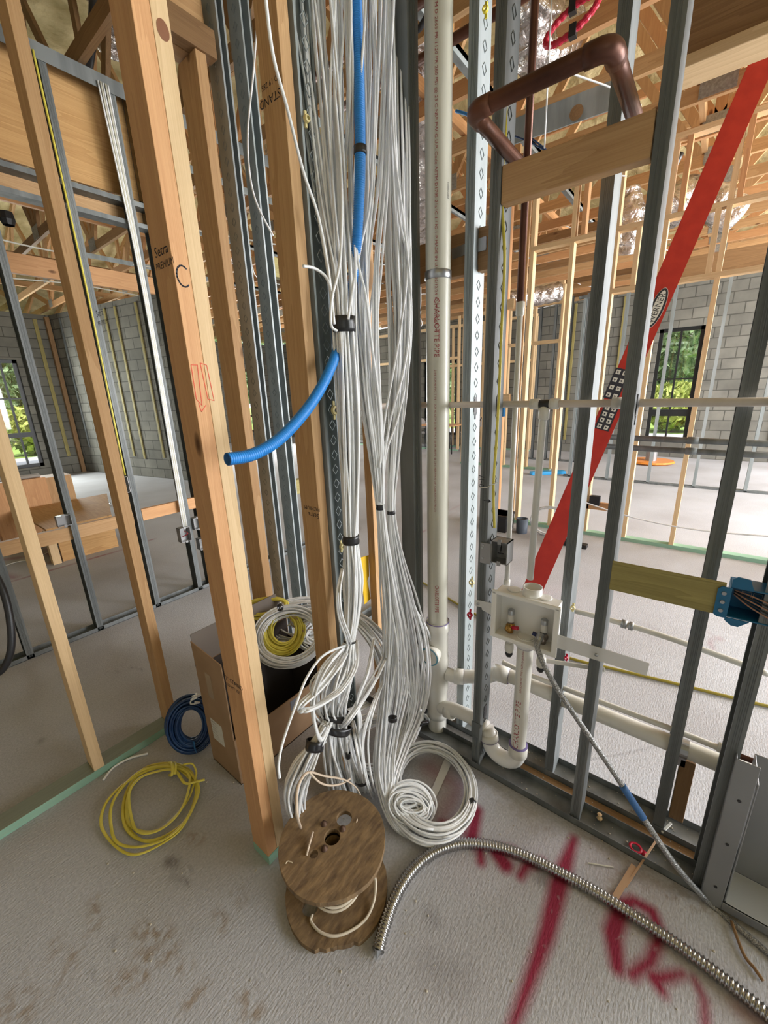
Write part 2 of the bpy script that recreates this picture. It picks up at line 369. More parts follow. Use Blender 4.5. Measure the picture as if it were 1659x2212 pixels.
for nm, arr in (('spray_paint', paint), ('dirt_stain', stain), ('dark_mark', dark)):
    at = me.attributes.new(nm, 'FLOAT', 'POINT'); at.data.foreach_set('value', arr.ravel().astype(np.float32))
CONC = mat('concrete_slab', (.36, .34, .33), .85, 0, .3); b_ = CONC.node_tree.nodes['Principled BSDF']
t_ = N(CONC, 'TexCoord'); n1 = N(CONC, 'TexNoise', Scale=1.1, Detail=6); n2 = N(CONC, 'TexNoise', Scale=120, Detail=4)
mpf = N(CONC, 'Mapping'); mpf.inputs['Rotation'].default_value = (0, 0, .5); mpf.inputs['Scale'].default_value = (40, 160, 1); n3 = N(CONC, 'TexNoise', Scale=1, Detail=3)
L(CONC, t_.outputs['Object'], n1.inputs['Vector']); L(CONC, t_.outputs['Object'], n2.inputs['Vector']); L(CONC, t_.outputs['Object'], mpf.inputs['Vector']); L(CONC, mpf.outputs[0], n3.inputs['Vector'])
r1 = ramp(CONC, [(.3, (.385, .375, .385)), (.5, (.455, .455, .475)), (.72, (.51, .52, .55))]); L(CONC, n1.outputs['Fac'], r1.inputs['Fac'])
r2 = ramp(CONC, [(.3, (.80, .80, .80)), (.7, (1.1, 1.1, 1.1))]); L(CONC, n2.outputs['Fac'], r2.inputs['Fac'])
mx = N(CONC, 'MixRGB', blend_type='MULTIPLY'); mx.inputs[0].default_value = .8; L(CONC, r1.outputs[0], mx.inputs[1]); L(CONC, r2.outputs[0], mx.inputs[2])
last = mx.outputs[0]
nb = N(CONC, 'TexNoise', Scale=35, Detail=5); L(CONC, t_.outputs['Object'], nb.inputs['Vector'])
for nm, colr, lo, hi in (('dirt_stain', (.27, .20, .13, 1), .44, .58), ('dark_mark', (.13, .12, .12, 1), .2, .5), ('spray_paint', (.25, .022, .052, 1), .05, .38)):
    a = N(CONC, 'Attribute'); a.attribute_name = nm
    rr = ramp(CONC, [(lo, (0, 0, 0)), (hi, (1, 1, 1))]); L(CONC, nb.outputs['Fac'], rr.inputs['Fac'])
    mu = N(CONC, 'Math', operation='MULTIPLY'); L(CONC, a.outputs['Fac'], mu.inputs[0]); L(CONC, rr.outputs[0], mu.inputs[1])
    x = N(CONC, 'MixRGB'); x.inputs[2].default_value = colr; L(CONC, mu.outputs[0], x.inputs[0]); L(CONC, last, x.inputs[1]); last = x.outputs[0]
L(CONC, last, b_.inputs['Base Color'])
mb = N(CONC, 'Math', operation='ADD'); L(CONC, n2.outputs['Fac'], mb.inputs[0]); L(CONC, n3.outputs['Fac'], mb.inputs[1])
bp = N(CONC, 'Bump', Strength=.55, Distance=.003); L(CONC, mb.outputs[0], bp.inputs['Height']); L(CONC, bp.outputs[0], b_.inputs['Normal'])
me.materials.append(CONC)
fl = bpy.data.objects.new('floor', me); COL.objects.link(fl); tag(fl, kind='structure', label='grey concrete slab floor with red spray paint marks')
# ------------------------------------------------------------------ shell
YL, XR = 11.95, 10.93
def wall_holes(name, plane, c, a0, a1, z0, z1, holes, m, th=.2, label=None):
    """block wall in plane x=c or y=c, with rectangular openings; blocks between the openings"""
    b = MB(); holes = sorted(holes); cur = a0
    def bx(p, q, r, s):
        if q-p < 1e-4 or s-r < 1e-4: return
        if plane == 'y': b.box(p, q, c, c+th, r, s)
        else: b.box(c, c+th, p, q, r, s)
    for h0, h1, b0, b1 in holes:
        bx(cur, h0, z0, z1); bx(h0, h1, z0, b0); bx(h0, h1, b1, z1); cur = h1
    bx(cur, a1, z0, z1)
    o = b.build(name, m, loc=(0, 0, 0)); return tag(o, label, kind='structure')
wl = OY(0, 775, YL); wl2 = OY(95, 1005, YL)
HL = [(1.2, 2.5, .25, 2.55)]
wall_holes('wall_left', 'y', YL, -6, 3.3, 0, 3.5, HL, BLKX, label='grey concrete block wall of the far left room with a tall window')
HB = [(5.0, 6.3, .0, 2.6), (6.9, 8.2, .0, 2.6), (8.8, 9.8, .3, 2.6)]
wall_holes('wall_back', 'y', YL+2.0, 3.0, 15, 0, 3.5, HB, BLKX, label='grey concrete block wall at the far back with bright glazed openings')
b = MB(); RA, RB = Vector((3.25, 11.95, 0)), Vector((4.14, 7.5, 0)); rd = (RB-RA).normalized(); rn = Vector((rd.y, -rd.x, 0)); rn = rn if rn.x < 0 else -rn
b.prism([(0, 0), ((RB-RA).length, 0), ((RB-RA).length, 3.5), (0, 3.5)], RA, rd, (0, 0, 1), -rn, .2)
tag(b.build('wall_recess', BLKY, loc=(0, 0, 0)), 'grey concrete block return wall with vertical furring strips at the far left', kind='structure')
pw0 = OX(1394, 950, XR); pw1 = OX(1510, 712, XR)
HW = [(.35, 1.12, .33, 2.66), (5.9, 7.0, .3, 2.4)]
wall_holes('wall_right', 'x', XR, -9, YL+2.2, 0, 3.5, HW, BLKY, label='grey concrete block wall at the far right with a tall black framed window')
wall_holes('wall_rear', 'x', -6.2, -9, YL+2.2, 0, 3.5, [(-7, -4.5, .2, 3.2)], BLKY, label='block wall behind the viewer with a wide opening')
wall_holes('wall_side', 'y', -9.2, -6.2, XR+.2, 0, 3.5, [(1.0, 10.5, .05, 3.3)], BLKX, label='block wall with a wide opening to the right of the viewer')
# black framed windows
wn = [0]
def window(plane, c, a0, a1, z0, z1, mull=(0.5,), rails=(), off=.09):
    wn[0] += 1
    f = .07; ce = (a0+a1)/2
    root = empty('window_%d' % wn[0], (ce, c+off, z0) if plane == 'y' else (c+off, ce, z0), kind='structure', label='tall black framed window %s' % ('in the left block wall' if plane == 'y' else 'in the right block wall'))
    def bx(b, p, q, r, s, t=.06):
        if plane == 'y': b.box(p, q, c+off-t/2, c+off+t/2, r, s)
        else: b.box(c+off-t/2, c+off+t/2, p, q, r, s)
    b = MB(); bx(b, a0, a0+f, z0, z1); bx(b, a1-f, a1, z0, z1); bx(b, a0, a1, z0, z0+f); bx(b, a0, a1, z1-f, z1)
    for mz, th in rails: bx(b, a0+f, a1-f, mz-th/2, mz+th/2)
    for k in mull: x = a0+(a1-a0)*k; bx(b, x-.018, x+.018, z0+f, z1-f, .05)
    b.build('window_frame', BLKF, root)
    b = MB(); bx(b, a0+f, a1-f, z0+f, z1-f, .006); b.build('pane', PANE, root)
window('y', YL, *HL[0], mull=(.36, .79), rails=((.25+.72, .10), (1.75, .03)))
window('x', XR, *HW[0], rails=((.33+.62, .14), (1.65, .03)))
window('x', XR, *HW[1], rails=((1.2, .06),))
for h in HB: window('y', YL+2.0, *h, rails=((.9, .06), (1.9, .03)))
# furring strips on the block walls
def sticks(lst, m, label, group, name='furring_strip', cat='wood strip', w=.05):
    for (u, v0, v1, plane, c) in lst:
        a = (OY if plane == 'y' else OX)(u[0], v0, c); b2 = (OY if plane == 'y' else OX)(u[1], v1, c)
        z0, z1 = sorted((a.z, b2.z)); p = (a+b2)/2; b = MB()
        if plane == 'y': b.box(p.x-w/2, p.x+w/2, c-.02, c, max(z0, .02), z1)
        else: b.box(c-.02, c, p.y-w/2, p.y+w/2, max(z0, .02), z1)
        tag(b.build(name, m), label, cat, group)
sticks([((78, 145), 690, 985, 'y', YL)], OLIV[2], 'weathered wood furring strip on the far left block wall beside the window', 'furring strips on the left block wall', w=.07)
for i, dd in enumerate((.45, .95, 1.35, 1.75, 2.1, 2.45, 3.1)):
    b = MB(); b.bar(RA+rd*dd+rn*.012+Vector((0, 0, (.6, .62, .5, .5, .45, .4, .45)[i])), RA+rd*dd+rn*.012+Vector((0, 0, 3.4)), .05, .02, up=rn)
    tag(b.build('furring_strip', OLIV[2] if i > 3 else GALV), 'thin vertical furring strip on the far left block return wall', 'strip', 'furring strips on the block return wall')
b = MB(); b.box(3.16, 3.24, 11.85, 11.95, 0, 3.45); tag(b.build('corner_stud', BROWN[2]), 'brown wood stud in the inside corner of the far left block walls', 'wood stud')
for i, (yy, z0, z1) in enumerate(((-1.0, .3, 3.4), (-1.45, .3, 3.4), (-1.9, .3, 3.4), (1.35, .3, 3.4), (1.8, .3, 3.4), (2.3, .3, 3.4), (2.8, .3, 3.4))):
    b = MB(); b.box(XR-.03, XR, yy, yy+.05, z0, z1)
    tag(b.build('furring_strip', OLIV[2]), 'pale vertical furring strip on the far right block wall', 'strip', 'furring strips on the right block wall')

# roof deck with sprayed foam
def roof_z(x, y): return 3.62 + min(.36*max(0, min(YL+2-y, XR+.1-x, x+6.3, y+9.3)), 1.9)
rx = np.linspace(-6.3, XR+.4, 60); ry = np.linspace(-9.3, YL+2.4, 80); b = MB(); vs = []; fs = []
for i, x in enumerate(rx):
    for j, y in enumerate(ry): vs.append((x, y, roof_z(x, y)))
for i in range(59):
    for j in range(79): a = i*80+j; fs.append((a, a+1, a+81, a+80))
b.add(vs, fs); k0 = len(vs); b.add([(v[0], v[1], v[2]+.15) for v in vs], [tuple(reversed(f)) for f in fs])
tag(b.build('ceiling', FOAM, loc=(0, 0, 0), fix=False), 'sloped roof deck underside covered with yellow spray foam', kind='structure')
# outside: lawn, paving, hedge, shrubs
b = MB(); b.box(-60, 60, -60, 60, -.3, -.12); tag(b.build('lawn', noisy('grass_lawn', (.22, .34, .06), (.34, .46, .12), 4, .95, 0, .5)), 'sunlit green lawn outside the windows', kind='structure')
LEAF = noisy('hedge_leaves', (.14, .26, .09), (.50, .64, .36), 5, .8, 0, 1.0, detail=9, dist=.3)
LEAFY = noisy('palm_leaves', (.25, .34, .04), (.62, .66, .18), 6, .8, 0, 1.0, detail=8, dist=.2)
def bush(name, c, r, m, label, group, seed, n=900, leaf=.12, trunk=.4, cat='shrub'):
    rnd = random.Random(seed); root = empty(name, (c[0], c[1], -.12), label, cat, group); b = MB()
    for i in range(n):
        th = rnd.uniform(0, 2*math.pi); ph = math.acos(rnd.uniform(-1, 1)); rr = .75+.3*rnd.random()
        d = Vector((math.sin(ph)*math.cos(th)*r[0], math.sin(ph)*math.sin(th)*r[1], math.cos(ph)*r[2]))
        p = Vector(c)+d*rr; a = Vector((rnd.uniform(-1, 1), rnd.uniform(-1, 1), rnd.uniform(-1, 1))).normalized(); e = a.cross(Vector((rnd.uniform(-1, 1), rnd.uniform(-1, 1), rnd.uniform(-1, 1)))).normalized()
        s = leaf*rnd.uniform(.6, 1.5)
        b.add([p-a*s, p+e*s*.45, p+a*s, p-e*s*.45], [(0, 1, 2, 3)])
    core = []
    for i in range(13):
        for j in range(18):
            ph = math.pi*i/12; th = 2*math.pi*j/18; q = .78+rnd.uniform(-.06, .06); core.append(Vector(c)+Vector((math.sin(ph)*math.cos(th)*r[0]*q, math.sin(ph)*math.sin(th)*r[1]*q, math.cos(ph)*r[2]*q)))
    b.add(core, [(i*18+j, (i+1)*18+j, (i+1)*18+(j+1) % 18, i*18+(j+1) % 18) for i in range(12) for j in range(18)])
    b.build('foliage', m, root, fix=False)
    b = MB()
    for k in range(4):
        q = Vector((c[0]+rnd.uniform(-.3, .3)*r[0], c[1]+rnd.uniform(-.3, .3)*r[1], c[2])); b.tube([(c[0], c[1], -.12), ((c[0]+q.x)/2, (c[1]+q.y)/2, c[2]*.5), q], [.09, .06, .03], 7)
    b.build('trunk', BROWN[2], root, smooth=True)
for i, (x, y) in enumerate([(24, -4), (24, 0), (24, 4), (24, 8), (24, 12), (28.5, -2), (28.5, 2), (28.5, 6), (-1, 25), (3, 25), (7, 25), (11, 25), (15, 25), (19, 25), (1, 29.5), (5, 29.5), (9, 29.5), (13, 29.5)]):
    bush('hedge_tree', (x, y, 3.0), (1.85, 1.85, 3.2), LEAF, 'tall green tree beyond the lawn outside the windows', 'trees outside the windows', i, 2000, .24, cat='tree')
for i, (x, y) in enumerate([(18, -.9), (18, 1.1), (18, 3.1), (2, 19), (4, 19), (9, 21)]):
    bush('garden_shrub', (x, y, .75), (.93, .93, .8), LEAFY, 'low yellow green shrub on the lawn outside', 'shrubs on the lawn', 40+i, 700, .16)
# ------------------------------------------------------------------ text (geometry from the built-in font)
def text_geo(s, size):
    cu = bpy.data.curves.new('t', 'FONT'); cu.body = s; cu.size = size; cu.resolution_u = 2
    o = bpy.data.objects.new('t', cu); COL.objects.link(o); bpy.context.view_layer.update()
    me = bpy.data.meshes.new_from_object(o); vs = [tuple(v.co) for v in me.vertices]; fs = [tuple(p.vertices) for p in me.polygons]
    bpy.data.objects.remove(o); bpy.data.curves.remove(cu); bpy.data.meshes.remove(me); return vs, fs
def text_flat(name, s, size, o, ex, ey, m, parent, sx=1.0, lift=.0006):
    vs, fs = text_geo(s, size); o = Vector(o); ex = Vector(ex); ey = Vector(ey); n = ex.cross(ey).normalized()
    b = MB(); b.add([o+ex*(v[0]*sx)+ey*v[1]+n*lift for v in vs], fs); return b.build(name, m, parent, fix=False)
def text_pipe(name, s, size, c, r, phi, z, m, parent, down=True, sx=1.0):
    vs, fs = text_geo(s, size); b = MB(); rr = r+.0006; q = 1 if down else -1
    b.add([Vector((c[0]+rr*math.cos(phi+q*v[1]/rr), c[1]+rr*math.sin(phi+q*v[1]/rr), z-q*v[0]*sx)) for v in vs], fs)
    return b.build(name, m, parent, fix=False)
def strokes(name, lines, o, ex, ey, wd, m, parent, lift=.0006):
    b = MB(); o = Vector(o); ex = Vector(ex); ey = Vector(ey); n = ex.cross(ey).normalized()
    for ln in lines:
        for (x0, y0), (x1, y1) in zip(ln[:-1], ln[1:]):
            a = o+ex*x0+ey*y0+n*lift; c = o+ex*x1+ey*y1+n*lift; t = (c-a).normalized(); sd = n.cross(t)*wd/2
            b.add([a-sd-t*wd*.3, c-sd+t*wd*.3, c+sd+t*wd*.3, a+sd-t*wd*.3], [(0, 1, 2, 3)])
    return b.build(name, m, parent, fix=False)
# ------------------------------------------------------------------ studs
def wood_stud(x0, y0, w, d, z0, z1, m, label, group=None, name='wood_stud', cat='wood stud'):
    b = MB(); b.box(x0, x0+w, y0, y0+d, z0, z1)
    return tag(b.build(name, m, bevel=.002), label, cat, group)
def c_profile(w, d, t=.0022, lip=.008):
    """C section: flange width w (first axis), web depth d (second axis), web at the +w side, open at the 0 side"""
    return [(0, 0), (w, 0), (w, d), (0, d), (0, d-lip), (t, d-lip), (t, d-t), (w-t, d-t), (w-t, t), (t, t), (t, lip), (0, lip)]
def metal_stud(o, ew, ed, w, d, z0, z1, label, m=None, knurl=None, group=None, cat='metal stud', slots=True, ribs=True):
    """o: corner (x,y); ew, ed: unit axes of flange and of depth in plan"""
    m = m or GALV; root = empty('metal_stud', (o[0], o[1], z0), label, cat, group)
    ew = Vector((*ew, 0)); ed = Vector((*ed, 0)); o = Vector((*o, 0))
    b = MB(); b.prism(c_profile(w, d), o+Vector((0, 0, z0)), ew, ed, (0, 0, 1), z1-z0); ch_ = b.build('channel', m, root)
    if ribs:
        b = MB(); n = -ed
        for k in (.3, .42, .58, .7): p = o+ew*(w*k)+n*.0006; b.bar(p+Vector((0, 0, z0+.01)), p+Vector((0, 0, z1-.01)), .0016, .0012, up=n)
        b.build('flange_rib', m, ch_)
    if knurl:
        b = MB()
        if knurl == 'web': base = o+ew*w; n = ew; t = ed; wd = d
        elif knurl == 'open': base = o+ed*0; n = -ew; t = ed; wd = d
        else: base = o; n = -ed; t = ew; wd = w
        z = z0+.05; c = base+t*(wd/2)+n*.0012; hw = min(.014, wd*.24)
        while z < z1-.03:
            P = [c+t*a+Vector((0, 0, z+e)) for a, e in ((0, -.017), (hw, 0), (0, .017), (-hw, 0))]
            for i in range(4): b.bar(P[i], P[(i+1) % 4], .0013, .0018, up=n)
            z += .056
        b.build('knurling', m, ch_)
    return root
def track(x0, x1, y0, y1, z, label, m=None, kind=None, h=.03):
    b = MB(); t = .0022; b.box(x0, x1, y0, y1, z, z+t)
    if (x1-x0) > (y1-y0): b.box(x0, x1, y0, y0+t, z, z+h); b.box(x0, x1, y1-t, y1, z, z+h)
    else: b.box(x0, x0+t, y0, y1, z, z+h); b.box(x1-t, x1, y0, y1, z, z+h)
    return tag(b.build('floor_track' if z < .1 else 'top_track', m or GALV), label, 'metal track')

# --- front corner post of two nailed studs
XP, YP = .531, 1.005; ZT = 3.55
post = empty('wood_post', (XP, YP, 0), 'tall doubled pine post in the foreground with a letter C and red marks', 'wood post')
b = MB(); b.box(XP, XP+.038, YP, YP+.089, .038, ZT); ply1 = b.build('ply', ORAN[2], post, bevel=.0015)
b = MB(); b.box(XP+.0385, XP+.0765, YP, YP+.089, .038, ZT); b.build('ply', PALE[2], post, bevel=.0015)
b = MB(); b.box(XP, XP+.0765, YP-.002, YP+.091, 0, .038); b.build('base_plate', GRNW[0], post, bevel=.001)
zc = OY(396, 597, YP); s_ = .05
strokes('letter_mark', [[(.015*math.cos(a)-.0, .022*math.sin(a)) for a in [math.radians(50+i*20) for i in range(14)]]], (zc.x, YP, zc.z), (1, 0, 0), (0, 0, 1), .0035, BLKT, ply1)
zr = OY(430, 835, YP)
strokes('red_mark', [[(0, .05), (0, -.03), (.012, -.045), (.016, .05), (0, .05)], [(.024, .055), (.04, .05), (.046, -.035), (.03, -.03), (.024, .055)], [(.004, -.04), (.008, -.06), (.022, -.045)]], (zr.x-.012, YP, zr.z), (1, 0, 0), (0, 0, 1), .0018, mat('red_crayon', (.65, .08, .04), .7), post)
ps = OX(352, 555, XP); text_flat('stamp', 'Setra', .030, (XP, ps.y+.036, ps.z+.004), (0, -1, 0), (0, 0, 1), BLKT, ply1, sx=1.05)
text_flat('stamp', 'PREMIUM', .021, (XP, ps.y+.040, ps.z-.022), (0, -1, 0), (0, 0, 1), BLKT, ply1, sx=1.0)
ps = OX(505, 1480, XP); text_flat('stamp', '2" STAND', .022, (XP, ps.y+.045, ps.z+.002), (0, -1, 0), (0, 0, 1), BLKT, ply1)
text_flat('stamp', 'KD-HT 285', .016, (XP, ps.y+.045, ps.z-.02), (0, -1, 0), (0, 0, 1), BLKT, ply1)
b = MB()
for u, v, rx_ in ((352, 65, .013),):
    p = OY(u, v, YP); b.lathe((p.x, YP-.0006, p.z), (0, -1, 0), [(.0001, .0004), (rx_, 0)], 20)
    for vv in b.v: vv.z = p.z+(vv.z-p.z)*1.4
b.build('knot', mat('knot_brown', (.20, .075, .03), .6), post, smooth=True)
# --- second wood post of the same row
post2 = empty('wood_post', (.904, YP, 0), 'pine post behind the curve of the blue conduit, right of the doubled post', 'wood post')
b = MB(); b.box(.904, .942, YP, YP+.089, 0, ZT); b.build('ply', PINE[2], post2, bevel=.0015)
p = OX(677, 1115, .904); text_flat('stamp', 'Setra', .026, (.904, p.y-.030, p.z+.012), (0, 1, 0), (0, 0, -1), BLKT, post2); text_flat('stamp', 'PREMIUM', .019, (.904, p.y-.036, p.z+.034), (0, 1, 0), (0, 0, -1), BLKT, post2)
p = OX(590, 200, .904); text_flat('stamp', 'STAND', .028, (.904, p.y-.03, p.z), (0, 1, 0), (0, 0, -1), BLKT, post2); text_flat('stamp', 'KD 19 285', .018, (.904, p.y-.035, p.z+.03), (0, 1, 0), (0, 0, -1), BLKT, post2)
# --- knurled stud behind the left cable bundle
metal_stud((.955, 1.0), (0, 1), (1, 0), .041, .066, 0, ZT, 'bright knurled metal stud just right of the second pine post, behind the left cable bundle', GALVL, None, slots=False, ribs=False)
b = MB(); zz = .1
kn = [o for o in bpy.data.objects if o.name.startswith('metal_stud') and o.get('label', '').startswith('bright knurled')][0]
while zz < 3.3:
    c = Vector((.99, .9985, zz)); P = [c+Vector((a, 0, e)) for a, e in ((0, -.017), (.013, 0), (0, .017), (-.013, 0))]
    for i in range(4): b.bar(P[i], P[(i+1) % 4], .0018, .0022, up=(0, -1, 0))
    zz += .05
b.build('knurling', GALVL, kn.children[0])
wood_stud(1.42, 1.2, .075, .042, 0, ZT, PINE[2], 'wood stud standing between the two hanging cable groups')
pa = OX(855, 600, 1.34); pb = OX(887, 600, 1.34)
metal_stud((1.402, pb.y), (-1, 0), (0, 1), .062, abs(pa.y-pb.y), 0, ZT, 'dark metal stud behind the right-hand cables, left of the white vent stack', GALV, None)
b = MB(); b.box(1.352, 1.40, pb.y+.0, pa.y, 0, .001)
# --- back row of the chase, plane Y = 1.75
wood_stud(1.146, 1.75, .045, .13, 0, 2.88, BROWN[2] if False else PINE[2], 'wide wood stud behind the open cardboard box, stamped near eye level')
metal_stud((1.259, 1.75), (0, 1), (1, 0), .09, .038, 0, ZT, 'knurled metal stud behind the cardboard box, next to the wide wood stud', GALVL, 'front', ribs=False)
metal_stud((1.376, 1.75), (0, 1), (1, 0), .08, .05, 0, ZT, 'knurled metal stud behind the second pine post, right one of the knurled pair', GALVL, 'front', ribs=False)
b = MB(); b.box(.98, 1.235, 1.74, 1.79, 2.88, 2.97); tag(b.build('header_board', BROWN[0], bevel=.002), 'short brown board resting on top of the wide wood stud at the upper left', 'board')
b = MB(); b.box(.98, 1.235, 1.80, 1.88, 2.885, 3.1); tag(b.build('header_board', PINE[0], bevel=.002), 'pale board behind the short brown board at the upper left', 'board')
b = MB(); b.box(1.427, 1.62, 1.76, 1.80, 2.155, 2.24); tag(b.build('wood_block', OLIV[0], bevel=.002), 'dark green-brown wood block between studs, above the blue conduit', 'wood block')
b = MB(); b.box(1.427, 1.62, 1.76, 1.80, 1.07, 1.15); tag(b.build('wood_block', OLIV[0], bevel=.002), 'small dark wood block between studs, below the blue conduit', 'wood block')
track(.95, 2.2, 1.75, 1.84, 0.001, 'metal floor track behind the cardboard box')
# --- right-hand double wall: front row X = 1.33, back row X = 1.465
track(1.315, 1.407, -.9, 1.02, .001, 'front metal floor track of the laundry wall, dusty and bent, nearest the viewer', GALV)
track(1.462, 1.556, -.9, 1.02, .001, 'rear metal floor track of the laundry wall, on the far side of the studs', GALV)
b = MB(); b.box(1.41, 1.459, -.9, .62, .0, .006); tag(b.build('wood_shim', BROWN[1]), 'dusty wood strip lying between the two floor tracks', 'wood strip')
def fstud(y, label, **k): return metal_stud((1.328, y+.02), (0, -1), (1, 0), .033, .088, .004, ZT, label, **k)
def bstud(y, label, **k): return metal_stud((1.466, y+.02), (0, -1), (1, 0), .034, .088, .004, ZT, label, **k)
s1 = fstud(.594, 'metal stud with the open grey junction box, right of the white vent stack', knurl='web')
s2 = fstud(.183, 'metal stud at the left end of the green-brown blocking with the blue box', ribs=True)
s3 = fstud(-.195, 'metal stud beside the grey steel cabinet at the right edge')
s4 = bstud(.745, 'bright knurled rear stud just right of the white vent stack', m=GALVL, knurl='web')
s5 = bstud(.322, 'rear metal stud right behind the laundry outlet box')
s6 = bstud(-.07, 'rear metal stud seen behind the blue box at the right')
bstud(-.47, 'rear metal stud at the far right, partly behind the steel cabinet')
strokes('marker_note', [[(0, .012), (.006, 0), (.012, .012), (.006, .02), (0, .012)], [(.016, .01), (.022, .01)], [(.028, .02), (.028, 0)], [(.033, .02), (.042, .02), (.036, 0)]], (1.3275, .600, 1.262), (0, 0, 1), (0, 1, 0), .0022, BLKT, s1)
strokes('marker_note', [[(0, 0), (.03, 0)], [(.02, .006), (.03, 0), (.02, -.006)]], (1.3275, .603, 1.215), (0, -1, 0), (0, 0, 1), .003, BLKT, s1)
# service slots on the studs
for st, y, x, z in ((s1, .581, 1.372, 1.54), (s2, .170, 1.372, 1.54), (s4, .731, 1.51, 1.54), (s1, .581, 1.372, .27)):
    b = MB(); b.box(x-.012, x+.012, y-.0022, y-.0002, z-.03, z+.03); b.box(x-.004, x+.004, y-.0022, y-.0002, z-.055, z-.03); b.build('service_slot', BLKP, st)
# blocking
bk = MB(); bk.box(1.331, 1.369, .206, .580, 2.117, 2.214)
blk = bk.build('blocking_board', PINE[1], bevel=.003); tag(blk, 'wood blocking board carrying the copper pipe loop between the metal studs', 'blocking board')
for u, v, a, c in ((1358, 330, .010, .018),):
    p = OX(u, v, 1.333); b = MB(); b.lathe((1.3325, p.y, p.z), (-1, 0, 0), [(.0001, .001), (.008, .0)], 16)
    for vv in b.v: vv.z = p.z+(vv.z-p.z)*1.8
    b.build('knot', mat('dark_knot', (.05, .02, .012), .5), blk, smooth=True)
b = MB(); b.box(1.322, 1.3275, -.098, .172, .987, 1.083)
tag(b.build('blocking_board', OLIV[1], bevel=.002), 'green-brown striped blocking board holding the blue electrical box', 'blocking board')
b = MB(); b.box(1.50, 1.54, .69, 1.12, 2.0, 2.135); tag(b.build('blocking_board', BROWN[1], bevel=.002), 'dark brown blocking board behind the white vent stack', 'blocking board')
b = MB(); b.bar((1.50, .835, 2.075), (1.497, .70, 2.085), .002, .035, up=(0, 0, 1)); b.box(1.495, 1.499, .70, .74, 2.06, 2.1); tag(b.build('pipe_strap', STEEL), 'perforated steel strap screwed to the dark brown board behind the stack', 'pipe strap')
b = MB(); b.box(1.50, 1.535, -.135, -.092, .06, .33)
tag(b.build('wood_block', BROWN[2], bevel=.002), 'brown wood scrap hanging below the drain pipe strap at right', 'wood block')
# large header beam at the top right corner
b = MB(); b.box(2.6, 2.69, -1.6, .36, 2.93, 3.22); tag(b.build('header_beam', BROWN[1], bevel=.003), 'large dark wood beam at the top right corner', 'beam')
b = MB(); b.box(2.56, 2.73, -1.6, .36, 2.885, 2.929); tag(b.build('header_plate', PALE[1], bevel=.003), 'pale board along the underside of the top right beam', 'beam')

# ------------------------------------------------------------------ front left wood wall, Y = 1.915
b = MB(); b.box(-1.2, .64, 1.915, 2.004, 0, .038); tag(b.build('bottom_plate', GRNW[0], bevel=.002), 'green treated bottom plate on the floor at left', 'bottom plate')
wood_stud(.283, 1.915, .04, .089, .038, ZT, PALE[2], 'leftmost pale pine stud standing on the green bottom plate')
wood_stud(.612, 1.915, .04, .089, .038, ZT, PINE[2], 'stamped pine stud at the right end of the green bottom plate')
ws = [o for o in bpy.data.objects if o.get('label', '').startswith('stamped pine stud')][0]
p = OX(218, 690, .612); text_flat('stamp', 'Setra', .03, (.612, p.y+.03, p.z+.01), (0, -1, 0), (0, 0, 1), BLKT, ws, lift=.001); text_flat('stamp', 'PREMIUM', .021, (.612, p.y+.03, p.z-.018), (0, -1, 0), (0, 0, 1), BLKT, ws, lift=.001)
wood_stud(-.17, 1.915, .04, .089, .038, ZT, PINE[2], 'pine stud on the green bottom plate cut off by the left edge')
# ------------------------------------------------------------------ left metal wall, Y = 3.29
YM = 3.29
track(-1.5, 3.6, YM, YM+.092, .001, 'dusty metal floor track of the left metal stud wall')
ml = ['metal stud nearest the left edge of the left metal wall', 'plain metal stud in front of the timber stand on the left metal wall', 'metal stud with a yellow cable and a grey box at knee height', 'metal stud with a bunch of pale cables and a low wired switch box']
for i, x in enumerate((.312, .735, 1.143, 1.50)):
    if i == 0: x = .33
    metal_stud((x, YM), (1, 0), (0, 1), .038, .09, .004, 3.55, ml[i], ribs=True)
metal_stud((1.62, YM+.01), (1, 0), (0, 1), .038, .09, .004, 3.55, 'thin metal stud paired with the stud that carries the switch boxes', ribs=False)
metal_stud((1.90, YM), (1, 0), (0, 1), .045, .09, .004, 3.55, 'bright knurled stud edge seen along the right side of the foreground post', m=GALVL, knurl='front', ribs=False)
metal_stud((2.31, YM), (1, 0), (0, 1), .038, .09, .004, 3.55, 'metal stud of the left wall seen between the foreground posts', ribs=False)
b = MB(); b.box(-1.5, 3.6, YM-.004, YM+.096, 3.548, 3.552); b.box(-1.5, 3.6, YM-.006, YM-.003, 3.47, 3.552); tag(b.build('top_track', GALV), 'metal top track of the left metal stud wall', 'metal track')
b = MB(); b.box(-1.5, 1.72, YM+.094, YM+.110, 2.95, 3.53); tag(b.build('plywood_panel', PLYW[0]), 'orange plywood header panel behind the left metal studs', 'plywood panel')
b = MB(); b.box(-1.5, 1.72, YM+.092, YM+.13, 2.78, 2.875); tag(b.build('header_board', PINE[0]), 'pine board under the plywood header panel at left', 'board')
b = MB(); b.box(-1.5, 1.72, YM+.006, YM+.094, 2.876, 2.906); b.box(-1.5, 1.72, YM+.006, YM+.094, 2.75, 2.778); tag(b.build('header_track', GALV), 'metal header track framing the pine board at left', 'metal track')
b = MB(); b.box(-1.5, 1.13, YM+.02, YM+.058, .71, .80); tag(b.build('rail_board', PINE[0], bevel=.002), 'knee-high pine rail through the left metal studs', 'rail')
b = MB(); b.box(1.19, 1.9, YM+.02, YM+.058, .72, .81); tag(b.build('rail_board', ORAN[0], bevel=.002), 'orange pine rail piece right of the pine rail on the left metal wall', 'rail')
